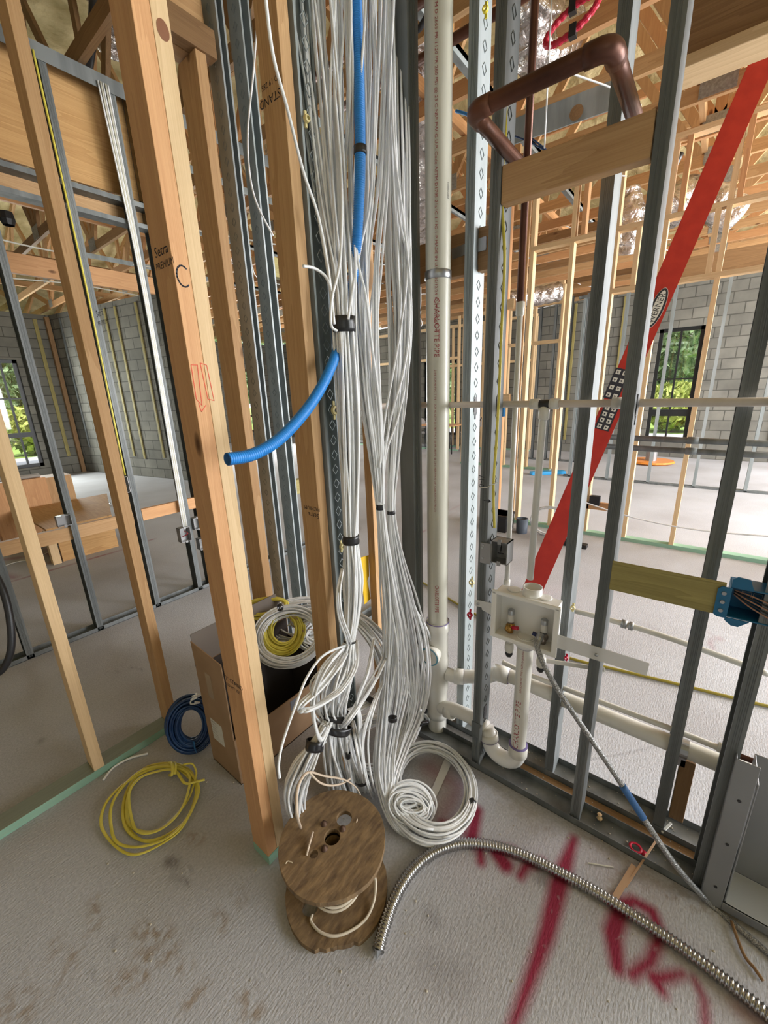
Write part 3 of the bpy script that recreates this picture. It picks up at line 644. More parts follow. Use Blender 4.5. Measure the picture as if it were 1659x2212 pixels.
b = MB(); b.box(-1.5, 2.6, 4.6, 4.64, 2.63, 2.78); tag(b.build('rail_board', ORAN[0], bevel=.002), 'long orange board high behind the left metal wall', 'board')
# ------------------------------------------------------------------ small electrical boxes
def elec_box(name, c, w, h, d, face, m, label, cat='electrical box', open_front=True, wires=None):
    """face: 'x-' or 'y-' opening direction"""
    root = empty(name, c, label, cat); b = MB(); t = .003; x, y, z = c
    def bx(a0, a1, d0, d1, z0, z1, bb=None):
        bb = bb or b
        if face == 'x-': bb.box(x+d0, x+d1, y-a1, y-a0, z+z0, z+z1)
        else: bb.box(x+a0, x+a1, y+d0, y+d1, z+z0, z+z1)
    bx(-w/2, w/2, d-t, d, 0, h); bx(-w/2, w/2, 0, d, 0, t); bx(-w/2, w/2, 0, d, h-t, h); bx(-w/2, -w/2+t, 0, d, 0, h); bx(w/2-t, w/2, 0, d, 0, h)
    b.build('box', m, root)
    b = MB(); bx(-w*.1, w*.1, -.002, .004, h-.01, h+.008, b); b.build('screw_ear', m, root)
    b = MB(); bx(-w*.1, w*.1, -.002, .004, -.008, .01, b); b.build('screw_ear', m, root)
    if wires:
        b = MB()
        for k in range(3):
            P = [(-w*.3, .05), (-w*.1+.01*k, .02), (w*.15, .0), (0, .03)]
            pts = [Vector((x+p[1]-.01, y-p[0], z+h*(.3+.15*i))) if face == 'x-' else Vector((x+p[0], y+p[1]-.01, z+h*(.3+.15*i))) for i, p in enumerate(P)]
            b.tube(spline(pts, 5), .0022, 5)
        b.build('wire', wires, root, smooth=True)
    return root
jb = elec_box('junction_box', (1.325, .533, .985), .062, .085, .055, 'x-', GREYM, 'open grey steel junction box screwed to the metal stud right of the vent stack', wires=BLKP)
b = MB(); b.box(1.322, 1.327, .564, .604, .975, 1.055); b.build('bracket', GREYM, jb)
b = MB()
for zz, yy in ((1.045, .592), (1.035, .596), (.995, .594)): b.lathe((1.322, yy, zz), (-1, 0, 0), [(.0045, 0), (.004, .002), (.0001, .002)], 8)
b.build('screw', STEEL, jb)
elec_box('switch_box', (1.085, YM-.05, .97), .075, .115, .06, 'y-', GREYM, 'grey steel box on the left metal wall at knee height below two conduits')
elec_box('switch_box', (1.455, YM-.05, .48), .085, .12, .06, 'y-', GREYM, 'grey switch box with wires low on the left metal wall near the foreground post', wires=REDT)
elec_box('switch_box', (1.58, YM-.03, .55), .07, .10, .06, 'y-', GREYM, 'grey receptacle box with white tag right of the wired switch box, upper one')
elec_box('switch_box', (1.60, YM-.03, .36), .07, .10, .06, 'y-', GREYM, 'grey receptacle box lower of the two beside the foreground post')
elec_box('switch_box', (.70, YM-.05, .83), .08, .07, .04, 'y-', GREYM, 'dark grey flat box on the second metal stud in front of the timber pile')
GTOP = wood('weathered_plate_top', (.26, .29, .22), (.20, .21, .16), 0, False, .03)
for o in bpy.data.objects:
    if o.name.startswith('bottom_plate'):
        o.data.materials.append(GTOP)
        for f_ in o.data.polygons: f_.material_index = 1 if f_.normal.z > .9 else 0
# ------------------------------------------------------------------ vent stack
SC = Vector((1.42, .845, 0)); SR = .0445
def SZ(v, u=946):
    d = ray(u, v); t = (d.x*SC.x+d.y*SC.y)/(d.x**2+d.y**2); return (CAMP+d*t).z
stack = empty('vent_stack', (SC.x, SC.y, 0), 'tall cream PVC vent stack with red CHARLOTTE PIPE lettering', 'pipe')
zt = SZ(1340); b = MB(); b.lathe(SC, (0, 0, 1), [(SR, zt-.02), (SR, ZT+.2)], 40); stp = b.build('pipe', PVCV, stack, smooth=True)
b = MB(); b.lathe(SC, (0, 0, 1), [(SR, .0), (SR, SZ(1520))], 40); b.build('lower_pipe', PVC, stack, smooth=True)
zA, zB, zC, zD = zt, SZ(1400), SZ(1470), SZ(1535)
b = MB(); b.lathe(SC, (0, 0, 1), [(SR+.001, zt+.001), (SR+.008, zt), (SR+.008, zt-.045), (SR+.004, zt-.055), (SR+.004, zB-.03), (SR+.0075, zB-.04), (SR+.0075, zB-.085), (SR+.003, zB-.09), (SR+.003, zC+.02), (SR+.007, zC+.01), (SR+.007, zC-.04), (SR+.003, zC-.05), (SR+.003, zD+.03), (SR+.0075, zD+.02), (SR+.0075, zD-.02), (SR+.001, zD-.022)], 40); b.build('fitting', PVC, stack, smooth=True)
fdir = Vector((-SC.x, -SC.y, 0)).normalized(); fl_ = (fdir + Vector((-.5, .6, 0))*.75).normalized()
b = MB(); b.lathe(SC+Vector((0, 0, zB-.0)), fl_, [(.036, .02), (.040, .055), (.044, .06), (.044, .078), (.036, .08), (.034, .074), (.001, .074)], 30); cln = b.build('cleanout', PVC, stack, smooth=True)
b = MB(); c = SC+Vector((0, 0, zB))+fl_*.0742; b.bar(c+Vector((0, 0, -.014)), c+Vector((0, 0, .014)), .022, .016, up=fl_); b.build('cleanout_plug', PVC, cln)
b = MB(); b.lathe(SC+Vector((0, 0, zB)), fl_, [(.0365, .0795), (.041, .0805), (.0445, .079)], 30); b.build('primer_ring', mat('blue_green_primer', (.10, .28, .36), .5), stack, smooth=True)
b = MB()
for z in (zt, ): b.lathe(SC, (0, 0, 1), [(SR+.0008, z), (SR+.0088, z+.0008), (SR+.0088, z-.002)], 40)
b.build('primer_ring', PURP, stack, smooth=True)
phi0 = math.atan2(-SC.y, -SC.x)
text_pipe('lettering', 'CHARLOTTE PIPE', .026, SC, SR, phi0-.30, SZ(648), REDT, stp, sx=.98)
text_pipe('lettering', '2 IN SCH 40 PVC TYPE 1 SCH 40 ASTM D-1785 PVC 1120 PR 280 PSI @ 23 C NSF-PW-G U.P. Code ASTM D1785-21a', .0105, SC, SR, phi0-.30, SZ(800), REDT, stp, sx=1.05)
text_pipe('lettering', 'ASTM D 2665 PR 1120 PR 280 PSI @ 23 C NSF-PW-G U.P. Code ASTM D1785-21a IC-1 / IG-1-P MADE IN U.S.A. 02/12/24 17:34 R.R.EXT. 49', .0125, SC, SR, phi0-.25, SZ(5), REDT, stp, sx=1.28)
text_pipe('lettering', 'CHARLOTTE PIPE', .024, SC, SR, phi0-.25, SZ(1255), REDT, stp, sx=.7)
text_pipe('lettering', 'coextruded', .010, SC, SR, phi0+.75, SZ(405), BLKT, stp)
b = MB(); b.lathe(SC, (0, 0, 1), [(SR+.001, SZ(606)), (SR+.003, SZ(605)), (SR+.003, SZ(588)), (SR+.001, SZ(587))], 40); b.build('band_clamp', STEEL, stack, smooth=True)
# branches
def pipe_run(name, pts, r, m, label, cat='pipe', hubs=(), n=20, sm=10, group=None, hubm=None, ring=PURP):
    root = empty(name, pts[0], label, cat, group); P = spline(pts, sm) if sm else [Vector(p) for p in pts]
    b = MB(); b.tube(P, r, n); b.build('pipe', m, root, smooth=True)
    for h in hubs:
        a, c = Vector(h[0]), Vector(h[1]); ax = (c-a); ln = ax.length; b = MB()
        b.lathe(a, ax, [(r*.98, 0), (r+.006, .0005), (r+.006, ln), (r*.98, ln+.0005)], 28); b.build('coupling', hubm or m, root, smooth=True)
        if ring:
            b = MB(); b.lathe(a, ax, [(r+.0005, ln+.002), (r+.004, ln+.0015)], 28); b.build('primer_ring', ring, root, smooth=True)
    return root
z1 = SZ(1450)
pipe_run('drain_pipe', [(1.43, .80, z1-.0), (1.44, .75, z1), (1.47, .70, z1+.005), (1.50, .64, z1+.01), (1.512, .55, .378), (1.512, .3, .372), (1.512, -.2, .367), (1.512, -.28, .366)], .030, PVC, 'long cream drain pipe running right from the vent stack through the studs',
         hubs=[((1.436, .765, z1), (1.455, .725, z1+.002)), ((1.505, .60, .377), (1.512, .535, .377)), ((1.512, -.28, .366), (1.512, -.20, .366))], sm=8)
b = MB(); b.tube(spline([(1.512, -.28, .366), (1.50, -.33, .362), (1.47, -.37, .355)], 5), .042, 20); b.tube([(1.512, -.40, .366), (1.512, -.9, .36)], .03, 20); tag(b.build('drain_elbow', PVC, smooth=True), 'shiny white drain fitting at the right end of the long drain pipe', 'pipe fitting')
b = MB(); b.lathe((1.512, -.085, .369), (0, -1, 0), [(.0315, 0), (.0325, .0), (.0325, .022), (.0315, .022)], 24); b.box(1.50, 1.524, -.107, -.085, .30, .34); tag(b.build('pipe_strap', STEEL, smooth=False), 'perforated steel strap around the long drain pipe at right', 'pipe strap')
# standpipe with P-trap
sp = OX(1131, 1450, 1.372); SPx, SPy = 1.372, sp.y
z2 = SZ(1515); zb = .135
trap = empty('trap_standpipe', (SPx, SPy, 0), 'white laundry standpipe with U-shaped trap below the outlet box', 'pipe')
b = MB(); b.lathe((SPx, SPy, 0), (0, 0, 1), [(.03, zb), (.03, .70)], 32); spp = b.build('standpipe', PVC, trap, smooth=True)
ux = Vector((0, 1, 0)); ctr = Vector((SPx, SPy+.062, zb)); P = []
for k in range(0, 13): a = math.pi+math.pi*k/12; P.append(ctr+Vector((0, -.062*math.cos(a-math.pi), .062*math.sin(a))))
P = [Vector((SPx, SPy, zb+.05)), Vector((SPx, SPy, zb+.02))]+P
q = ctr+Vector((0, .062, 0)); st_ = Vector((SC.x-.02, SC.y-.03, z2))
P += [q+Vector((0, .004, .02)), q+Vector((.003, .018, .05))]
b = MB(); b.tube(P, .033, 24); b.build('trap_bend', mat('glossy_white_pvc', (.78, .77, .73), .15), trap, smooth=True)
b = MB(); b.tube(spline([P[-1], P[-1].lerp(st_, .35)+Vector((0, 0, .018)), P[-1].lerp(st_, .7)+Vector((0, 0, .016)), st_], 8), .030, 24); b.build('trap_arm', PVC, trap, smooth=True)
b = MB(); b.lathe(st_, (P[-1]-st_).normalized(), [(.03, .035), (.037, .036), (.037, .075), (.03, .076)], 28); b.build('coupling', PVC, trap, smooth=True)
b = MB(); b.lathe((SPx, SPy, 0), (0, 0, 1), [(.031, zb+.05), (.038, zb+.048), (.038, zb-.0), (.033, zb-.005)], 32); b.build('coupling', PVC, trap, smooth=True); b = MB(); b.lathe(q, Vector((.1, .2, 1)), [(.033, .0), (.038, .001), (.038, .03), (.033, .031)], 28); b.build('coupling', PVC, trap, smooth=True)
b = MB(); b.lathe((SPx, SPy, 0), (0, 0, 1), [(.0305, zb+.052), (.0385, zb+.0485)], 32); b.lathe(q, Vector((.1, .2, 1)), [(.0335, -.001), (.0387, -.001)], 28); b.build('primer_ring', PURP, trap, smooth=True)
ph = math.atan2(-SPy, -SPx)
text_pipe('lettering', 'CHARLOTTE PIPE', .030, (SPx, SPy), .03, ph-.05, .185, REDT, spp, down=False, sx=1.0)
text_pipe('lettering', '2 IN SCH 40 PVC TYPE 1 ASTM D-2665 NSF-DWV', .0105, (SPx, SPy), .03, ph-.1, .46, REDT, spp, down=False, sx=.95)
# small steel bracket on the front stud by the trap
b = MB(); b.box(1.324, 1.327, .572, .618, .16, .235); b.box(1.3, 1.327, .57, .573, .16, .235); tag(b.build('steel_bracket', GALV), 'dark steel bracket on the stud foot beside the trap bend', 'bracket')
# ------------------------------------------------------------------ laundry outlet box
Y0, Y1, Z0, Z1 = .318, .541, .690, .872
yc_ = (Y0+Y1)/2
ob = empty('laundry_outlet_box', (1.33, yc_, Z0), 'white plastic laundry outlet box with two valves between the metal studs', 'outlet box')
BOXW = mat('translucent_white_plastic', (.84, .83, .79), .35); bp = MB(); t = .004; D = .062
bp.box(1.33, 1.33+D, Y0, Y1, Z0, Z0+t); bp.box(1.33+D-t, 1.33+D, Y0, Y1, Z0, Z1); bp.box(1.33, 1.33+D, Y0, Y0+t, Z0, Z1); bp.box(1.33, 1.33+D, Y1-t, Y1, Z0, Z1)
n = 14; prof = [(Y1-(Y1-Y0)*i/n, Z1+.006*math.sin(math.pi*i/n)) for i in range(n+1)]
bp.box(1.33, 1.33+D, Y0, Y1, Z1-t, Z1)
bp.build('tub', BOXW, ob, bevel=.006)
b = MB()
for (a0, a1, c0, c1) in ((Y0-.012, Y1+.012, Z1-.01, Z1+.006), (Y0-.012, Y1+.012, Z0-.012, Z0+.006), (Y0-.012, Y0+.008, Z0, Z1), (Y1-.008, Y1+.012, Z0, Z1)): b.box(1.322, 1.332, a0, a1, c0, c1)
b.build('front_rim', BOXW, ob, bevel=.004)
b = MB(); b.lathe((1.375, yc_-.01, Z1), (0, 0, 1), [(.034, 0), (.034, .032), (.030, .032), (.030, -.002), (.001, -.002)], 30); b.build('vent_collar', BOXW, ob, smooth=True)
b = MB()
for yy in (Y0+.055, Y1-.055): b = MB(); b.lathe((1.375, yy, Z1+.001), (0, 0, 1), [(.024, 0), (.024, .003), (.02, .004), (.001, .002)], 24); b.build('knockout', BOXW, ob, smooth=True)
b = MB(); b.lathe((1.372, SPy, Z0), (0, 0, 1), [(.034, .004), (.034, .008), (.030, .008), (.030, .004)], 28); b.lathe((1.372, SPy, Z0), (0, 0, 1), [(.033, 0), (.035, -.002), (.035, -.035), (.031, -.036)], 28); b.build('drain_collar', BOXW, ob, smooth=True)
b = MB(); b.lathe((1.372, SPy, Z0), (0, 0, 1), [(.0305, -.037), (.0352, -.036)], 28); b.build('primer_ring', PURP, ob, smooth=True)
WTP = mat('mounting_strap_plastic', (.74, .74, .72), .45, 0, .5, alpha=.72)
b = MB(); b.prism([(0, -.012), (.03, -.012), (.03, -.02), (.085, -.035), (.085, .02), (.01, .014), (0, .01)], (1.326, .62, .800), (0, -1, 0), (0, 0, 1), (-1, 0, 0), .003); b.build('mounting_strap', WTP, ob)
b = MB(); b.prism([(0, -.026), (.27, -.020), (.272, .026), (0, .026)], (1.326, Y0-.008, .748), (0, -1, 0), (0, 0, 1), (-1, 0, 0), .003); b.build('mounting_strap', WTP, ob)
b = MB()
for yy, zz in ((.606, .80), (.183, .745)): b.lathe((1.3235, yy, zz), (-1, 0, 0), [(.006, 0), (.0055, .003), (.0001, .0035)], 12)
b.build('screw', STEEL, ob, smooth=True)
b = MB(); b.box(1.413, 1.4135, Y0+.03, Y1-.03, Z0+.12, Z0+.1225)
def valve(y, z, m, hm, label):
    v = empty('valve', (1.365, y, z), label, 'valve'); b = MB()
    b.lathe((1.365, y, z), (0, 0, 1), [(.011, 0), (.012, .002), (.012, .012), (.017, .018), (.018, .028), (.014, .036), (.010, .04)], 20); b.lathe((1.365, y, z+.026), (-1, 0, 0), [(.012, 0), (.013, .026), (.011, .028), (.001, .028)], 16); b.build('valve_body', m, v, smooth=True)
    b = MB(); b.lathe((1.365, y, z+.04), (0, 0, 1), [(.010, 0), (.0125, .001), (.0125, .055), (.010, .058), (.0001, .0575)], 20); b.build('hammer_arrestor', STEEL, v, smooth=True)
    b = MB(); b.lathe((1.365, y, z+.048), (0, 0, 1), [(.0128, 0), (.0128, .03)], 20); b.build('paper_label', PAPER, v, smooth=True)
    b = MB(); b.bar((1.355, y, z+.028), (1.35, y-.035 if hm is REDP else y+.035, z+.036), .012, .01); b.build('handle', hm, v); return v
valve(Y1-.052, Z0+.006, BRASS, REDP, 'brass valve with red handle in the left side of the laundry outlet box')
v2 = valve(Y0+.048, Z0+.006, mat('nickel_valve', (.30, .26, .23), .3, .9), mat('dark_blue_handle', (.01, .02, .10), .4), 'dull metal valve with dark blue handle in the right side of the outlet box')
# stubs below the box
for y, zz, lb in ((Y1-.052, .60, 'left'), (Y0+.048, .585, 'right')):
    r_ = empty('supply_stub', (1.365, y, zz), 'white supply fitting with black cap under the %s valve of the outlet box' % lb, 'pipe fitting')
    b = MB(); b.tube([(1.365, y, Z0), (1.365, y, zz+.03)], .010, 14); b.build('pipe', PEX, r_, smooth=True)
    b = MB(); b.lathe((1.365, y, zz), (0, 0, 1), [(.010, .05), (.016, .048), (.018, .03), (.016, .012), (.012, .008)], 18); b.lathe((1.365, y, Z0), (0, 0, 1), [(.016, -.002), (.016, -.02), (.010, -.024)], 18); b.build('nut', PVC, r_, smooth=True)
    b = MB(); b.lathe((1.365, y, zz), (0, 0, 1), [(.013, .008), (.015, 0), (.010, -.012), (.0001, -.012)], 14); b.build('cap', BLKP, r_, smooth=True)
b = MB(); b.bar((1.40, Y0+.045, .60), (1.42, .165, .635), .005, .016); tag(b.build('support_bar', PEX), 'pale plastic bar reaching right from below the right valve', 'bar')
# braided hose from the right valve to the floor at the right edge
hp = [OX(1165, 1380, 1.335), OX(1160, 1395, 1.31), OX(1172, 1430, 1.29), OX(1205, 1490, 1.275), OX(1262, 1575, 1.265), OX(1330, 1675, 1.26), OX(1395, 1775, 1.25), OX(1460, 1870, 1.24), OZ(1530, 1948, .012), OZ(1600, 2008, .008), OZ(1690, 2085, .008)]
hr = empty('braided_hose', hp[0], 'braided steel supply hose hanging from the outlet box to the floor at right', 'hose')
hs_ = spline(hp, 14); b = MB(); b.tube(hs_, .0090, 12); b.build('hose', BRAID, hr, smooth=True)
ia = int(len(hs_)*.52); b = MB(); b.tube(hs_[ia:ia+int(len(hs_)*.085)], .0112, 12); b.build('blue_tape_wrap', BTAPE, hr, smooth=True)
b = MB(); b.lathe(hp[0]+Vector((.0, 0, .0)), (hp[1]-hp[0]), [(.008, -.02), (.014, -.018), (.014, 0), (.010, .012), (.009, .03)], 12); b.build('hose_nut', STEEL, hr)
ep = [OZ(1580, 1990, .012), OZ(1606, 2060, .008), OZ(1630, 2092, .008), OZ(1648, 2118, .008)]; b = MB(); b.tube(spline(ep, 6), .0045, 8); tag(b.build('wire_scrap', BROWN[0], smooth=True), 'stray brown wire crossing under the braided hose at the right edge', 'wire')

# ------------------------------------------------------------------ supply pipes in the laundry wall
pipe_run('supply_pipe', [(1.44, 1.07, 1.544), (1.44, .7, 1.544), (1.44, .2, 1.543), (1.44, -.45, 1.541)], .0115, CPVC, 'pinkish beige horizontal supply pipe at eye level through the right studs', sm=0, ring=None, hubm=PEX,
         hubs=[((1.44, .492, 1.543), (1.44, .462, 1.543)), ((1.44, .428, 1.543), (1.44, .40, 1.543)), ((1.44, .245, 1.543), (1.44, .215, 1.543))])
tp = [o for o in bpy.data.objects if o.get('label', '').startswith('pinkish')][0]
b = MB(); b.lathe((1.44, .463, 1.543), (0, -1, 0), [(.0135, 0), (.0145, .001), (.0145, .034), (.0135, .035)], 18); b.build('tape_wrap', TAPE, tp, smooth=True)
b = MB(); b.tube(spline([(1.44, 1.06, 1.544), (1.43, 1.085, 1.544), (1.40, 1.09, 1.544)], 5)+[Vector((1.06, 1.09, 1.548))], .0115, 14); tag(b.build('supply_pipe', CPVC, smooth=True), 'short beige supply pipe behind the left cable bundle ending at a brass-coloured clip', 'pipe')
def clip(p, label, s=.016, nrm=(0, -1, 0), m=None):
    b = MB(); p = Vector(p); b.lathe(p, nrm, [(s*.9, 0), (s, .002), (s*.9, .010), (s*.5, .012), (s*.45, .004)], 14); b.bar(p+Vector((0, 0, s)), p+Vector((0, 0, s*1.9)), .007, .005, up=nrm); b.bar(p-Vector((0, 0, s)), p-Vector((0, 0, s*1.9)), .007, .005, up=nrm)
    tag(b.build('pipe_clip', m or YTAG, smooth=False), label, 'pipe clip')
clip((1.0, .996, 1.548), 'yellowish pipe clip on the bright knurled stud left of the cable bundle at eye level')
clip(OY(660, 258, .996), 'yellowish pipe clip high on the bright knurled stud', .010)
clip(OY(737, 1180, .996), 'yellowish pipe clip on the knurled stud just below the black tape of the left bundle', .012)
clip(OX(1020, 1257, 1.465), 'yellowish pipe clip on the rear stud right of the vent stack', .013, (-1, 0, 0))
clip(OX(1050, 22, 1.465), 'yellow pipe clip near the top of the rear stud right of the vent stack', .010, (-1, 0, 0), mat('bright_yellow_clip', (.85, .70, .05), .5))
clip(OX(1016, 1327, 1.322), 'red pipe clip beside the left mounting strap of the outlet box', .012, (-1, 0, 0), REDP)
clip(OX(1224, 1420, 1.47), 'red pipe clip on the stud below the right mounting strap', .008, (-1, 0, 0), REDP)
clip(OX(1238, 1312, 1.47), 'yellowish pipe clip on the rear stud above the right mounting strap', .009, (-1, 0, 0))
def vline(u, v, x): p = OX(u, v, x); return p
cv = OX(1122, 700, 1.45)
root = empty('riser_pipe', (1.45, cv.y, .80), 'thin vertical riser, dark copper above and pale plastic below, behind the blocking board', 'pipe')
b = MB(); b.tube([(1.45, cv.y+.002, 1.835), (1.45, cv.y+.008, 3.4)], .0115, 14); b.build('copper_section', COPR, root, smooth=True)
b = MB(); b.tube([(1.45, cv.y, 1.845), (1.45, cv.y-.005, .835)], .0095, 14); b.lathe((1.45, cv.y, 0), (0, 0, 1), [(.009, 1.87), (.014, 1.868), (.014, 1.83), (.009, 1.825)], 16); b.lathe((1.45, cv.y-.005, 0), (0, 0, 1), [(.009, .87), (.013, .868), (.013, .84), (.0001, .84)], 16); b.build('plastic_section', PEX, root, smooth=True)
b = MB(); b.tube([(1.44, .445, 1.53), (1.44, .447, 1.50), (1.44, .452, .90)], .0125, 14); b.lathe((1.44, .445, 0), (0, 0, 1), [(.012, 1.535), (.018, 1.53), (.018, 1.495), (.012, 1.49)], 16); tag(b.build('riser_pipe', PEX, smooth=True), 'pale vertical pipe dropping from the taped tee to the outlet box', 'pipe')
pipe_run('supply_pipe', [OX(1100, 1285, 1.6), OX(1222, 1315, 1.6), OX(1345, 1347, 1.6), OX(1480, 1390, 1.6), OX(1660, 1456, 1.6)], .010, PEX, 'pale supply pipe at outlet box height behind the right studs', hubs=[(OX(1342, 1346, 1.6), OX(1354, 1350, 1.6)), (OX(1358, 1351, 1.6), OX(1368, 1354, 1.6))], hubm=GREYM, ring=None, n=14)
pipe_run('supply_pipe', [OX(1085, 1430, 1.50), OX(1160, 1464, 1.50), OX(1300, 1517, 1.50), OX(1480, 1586, 1.50), OX(1575, 1625, 1.50)], .010, PEX, 'pale thin pipe lying just above the long drain pipe', hubs=[(OX(1550, 1612, 1.5), OX(1572, 1623, 1.5))], hubm=PVC, ring=None, n=14)
b = MB(); b.tube([OX(1572, 1623, 1.50), OX(1700, 1672, 1.5)], .009, 12); tag(b.build('supply_pipe', COPR, smooth=True), 'dark copper pipe continuing right from the thin pale pipe', 'pipe')
b = MB(); b.box(1.485, 1.52, -.083, -.065, .415, .45); tag(b.build('pipe_clip', YTAG), 'tan clip where the thin pale pipe passes the rear stud', 'pipe clip')
gp = [OZ(u, v, .011) for u, v in ((880, 1238), (940, 1275), (1000, 1312), (1060, 1345), (1140, 1385), (1232, 1422), (1330, 1446), (1480, 1482), (1610, 1514), (1700, 1535))]
b = MB(); b.tube(spline(gp, 6), .0085, 12); tag(b.build('gas_pipe', YELP, smooth=True), 'yellow tubing running across the floor behind the laundry wall', 'pipe')
# copper loop above the blocking
zc = 2.25; e1 = OX(1020, 246, 1.12); e2 = OX(1322, 93, 1.12); zc = (e1.z+e2.z)/2; R_ = .0185
A0 = Vector((1.42, e1.y*1.0+.0, zc)); 
ya, yb = e1.y, e2.y
root = empty('copper_pipe_loop', (1.12, ya, zc), 'brown copper pipe loop sticking out over the wood blocking board', 'pipe')
def corner(a, c, b_, r=.03, n=6):
    a, c, b_ = Vector(a), Vector(c), Vector(b_); p = c+(a-c).normalized()*r; q = c+(b_-c).normalized()*r
    return [p*(1-t)**2+c*2*t*(1-t)+q*t*t for t in [i/n for i in range(n+1)]]
pts = [Vector((1.42, ya, zc))]+corner((1.42, ya, zc), (1.12, ya, zc), (1.12, yb, zc))+corner((1.12, ya, zc), (1.12, yb, zc), (1.42, yb, zc))+[Vector((1.42, yb, zc))]
b = MB(); b.tube(pts, R_, 18); b.build('pipe', COPR, root, smooth=True)
for a, c, d in (((1.17, ya, zc), (1.12, ya, zc), (1.12, ya-.05, zc)), ((1.12, yb+.05, zc), (1.12, yb, zc), (1.17, yb, zc))):
    b = MB(); b.tube([Vector(a)]+corner(a, c, d, .028)+[Vector(d)], R_+.003, 18); b.build('elbow', COPR, root, smooth=True)
for k, (p1, p2, lb) in enumerate(((OX(868, 34, 2.0), OX(930, -2, 2.0), 'upper'), (OX(868, 111, 2.0), OX(1016, 30, 2.0), 'lower'))):
    d = (p2-p1).normalized(); d = Vector((0, d.y, 0)).normalized(); zz = p1.z; b = MB(); b.tube([Vector((2.0+.1*k, p1.y+.6, zz)), Vector((2.0+.1*k, p1.y-1.6, zz))], .021, 14); tag(b.build('copper_pipe', COPR, smooth=True), '%s of the two dark copper pipes crossing behind the top of the vent stack' % lb, 'pipe')
# yellow cable down the junction box stud
yp = [OX(1096, -20, 1.36), OX(1093, 150, 1.36), OX(1092, 280, 1.35), OX(1084, 420, 1.35), OX(1090, 560, 1.345), OX(1083, 720, 1.34), OX(1078, 850, 1.335), OX(1072, 960, 1.335), OX(1066, 1050, 1.335), OX(1068, 1140, 1.34)]
b = MB(); b.tube(spline(yp, 8), .0048, 8); tag(b.build('cable', YELC, smooth=True), 'yellow cable running down the stud into the grey junction box', 'cable')
b = MB(); b.tube(spline([OX(1035, 1052, 1.322), OX(1050, 1053, 1.318), OX(1066, 1046, 1.32), OX(1076, 1042, 1.33)], 5), .0015, 6); tag(b.build('cable_tie', PVC, smooth=True), 'white zip tie around the stud above the junction box', 'zip tie')

# ------------------------------------------------------------------ blue multi-gang box at the right
bb = empty('electrical_box', (1.32, -.10, .99), 'large blue plastic electrical box on the green-brown board at the right edge', 'electrical box')
pA, pB = OX(1572, 1238, 1.32), OX(1553, 1335, 1.32); yE = pA.y
b = MB(); w_ = .17; h0, h1 = .985, 1.075; d0, d1 = 1.325, 1.40; t = .004; ys = -.108
b.box(d0, d1, ys-w_, ys, h0, h0+t); b.box(d0, d1, ys-w_, ys, h1-t, h1); b.box(d0, d1, ys-t, ys, h0, h1); b.box(d1-t, d1, ys-w_, ys, h0, h1); b.build('tub', BLUB, bb, bevel=.002)
b = MB(); b.prism([(0, 0), (.03, 0), (.045, .0), (.035, .028), (.01, .03), (0, .02)], (1.322, ys, h1), (0, -1, 0), (0, 0, 1), (1, 0, 0), .004); b.build('tab', BLUB, bb); b = MB(); b.prism([(0, 0), (.05, 0), (.03, -.02), (.015, -.02), (0, -.008)], (1.322, ys, h0), (0, -1, 0), (0, 0, 1), (1, 0, 0), .004); b.build('tab', BLUB, bb)
b = MB(); b.prism([(0, .006), (.008, 0), (.028, 0), (.028, .088), (.008, .088), (0, .08)], (1.316, ys+.026, h0), (0, -1, 0), (0, 0, 1), (1, 0, 0), .004); nf_ = b.build('nailing_flange', BLUB, bb)
b = MB()
for zz in (.02, .045, .07): b.lathe((1.316, ys+.012, h0+zz), (-1, 0, 0), [(.006, 0), (.005, .003), (.0001, .003)], 12)
b.build('screw', STEEL, nf_)
strokes('molded_mark', [[(0, 0), (0, .02), (.02, .02), (.02, 0)], [(.024, 0), (.024, .02), (.042, .02), (.042, 0)], [(.06, .0), (.06, .004)]], (1.3955, ys-.03, h0+.035), (0, -1, 0), (0, 0, 1), .001, PAPER, bb)
b = MB()
for k in range(5): b.tube(spline([(1.35, ys-.01, h0+.072-.003*k), (1.33, ys-.05, h0+.07-.008*k), (1.322, ys-.12, h0+.052-.010*k), (1.33, ys-.2, h0+.05-.01*k)], 6), .0022, 6, mi=k % 2)
b.build('wire', [mat('copper_wire', (.4, .22, .15), .4), BLKP], bb, smooth=True)
b = MB(); b.tube(spline([(1.36, ys-.085, h1-.01), (1.355, ys-.09, h1+.03), (1.35, ys-.12, h1+.07), (1.35, ys-.2, h1+.10)], 8), .009, 12); tag(b.build('flexible_cable', mat('maroon_jacket', (.10, .008, .02), .4), smooth=True), 'dark red cable entering the top of the blue box at the right edge', 'cable')
for yy, dz in ((-.098+.0, 0),): pass

# ------------------------------------------------------------------ grey steel cabinet at the right edge
cb = empty('steel_cabinet', (1.31, -.42, .0), 'grey enamelled steel recessed cabinet shell at the bottom right corner', 'cabinet')
b = MB(); ya, yb = -.197, -.75; z0, z1 = .012, .515
b.box(1.300, 1.304, ya-.052, ya, z0, z1+.06); b.box(1.304, 1.43, ya-.0035, ya-.0005, z0, z1+.06); b.box(1.3005, 1.3035, yb, ya-.052, z0, z0+.03); b.build('face_flange', PANELM, cb, bevel=.0015)
b = MB(); b.box(1.430, 1.434, yb, ya-.056, z0+.035, z1); b.box(1.3045, 1.4295, ya-.059, ya-.055, z0+.035, z1); b.build('inner_tub', PANELM, cb, bevel=.0015)
b = MB(); b.box(1.3045, 1.4295, yb, ya-.0595, z0+.031, z0+.034); b.build('ledge', mat('lit_enamelled_steel', (.50, .52, .53), .25, .2), cb, bevel=.002)  # same steel as the tub; paler colour imitates light on the upward face
b = MB()
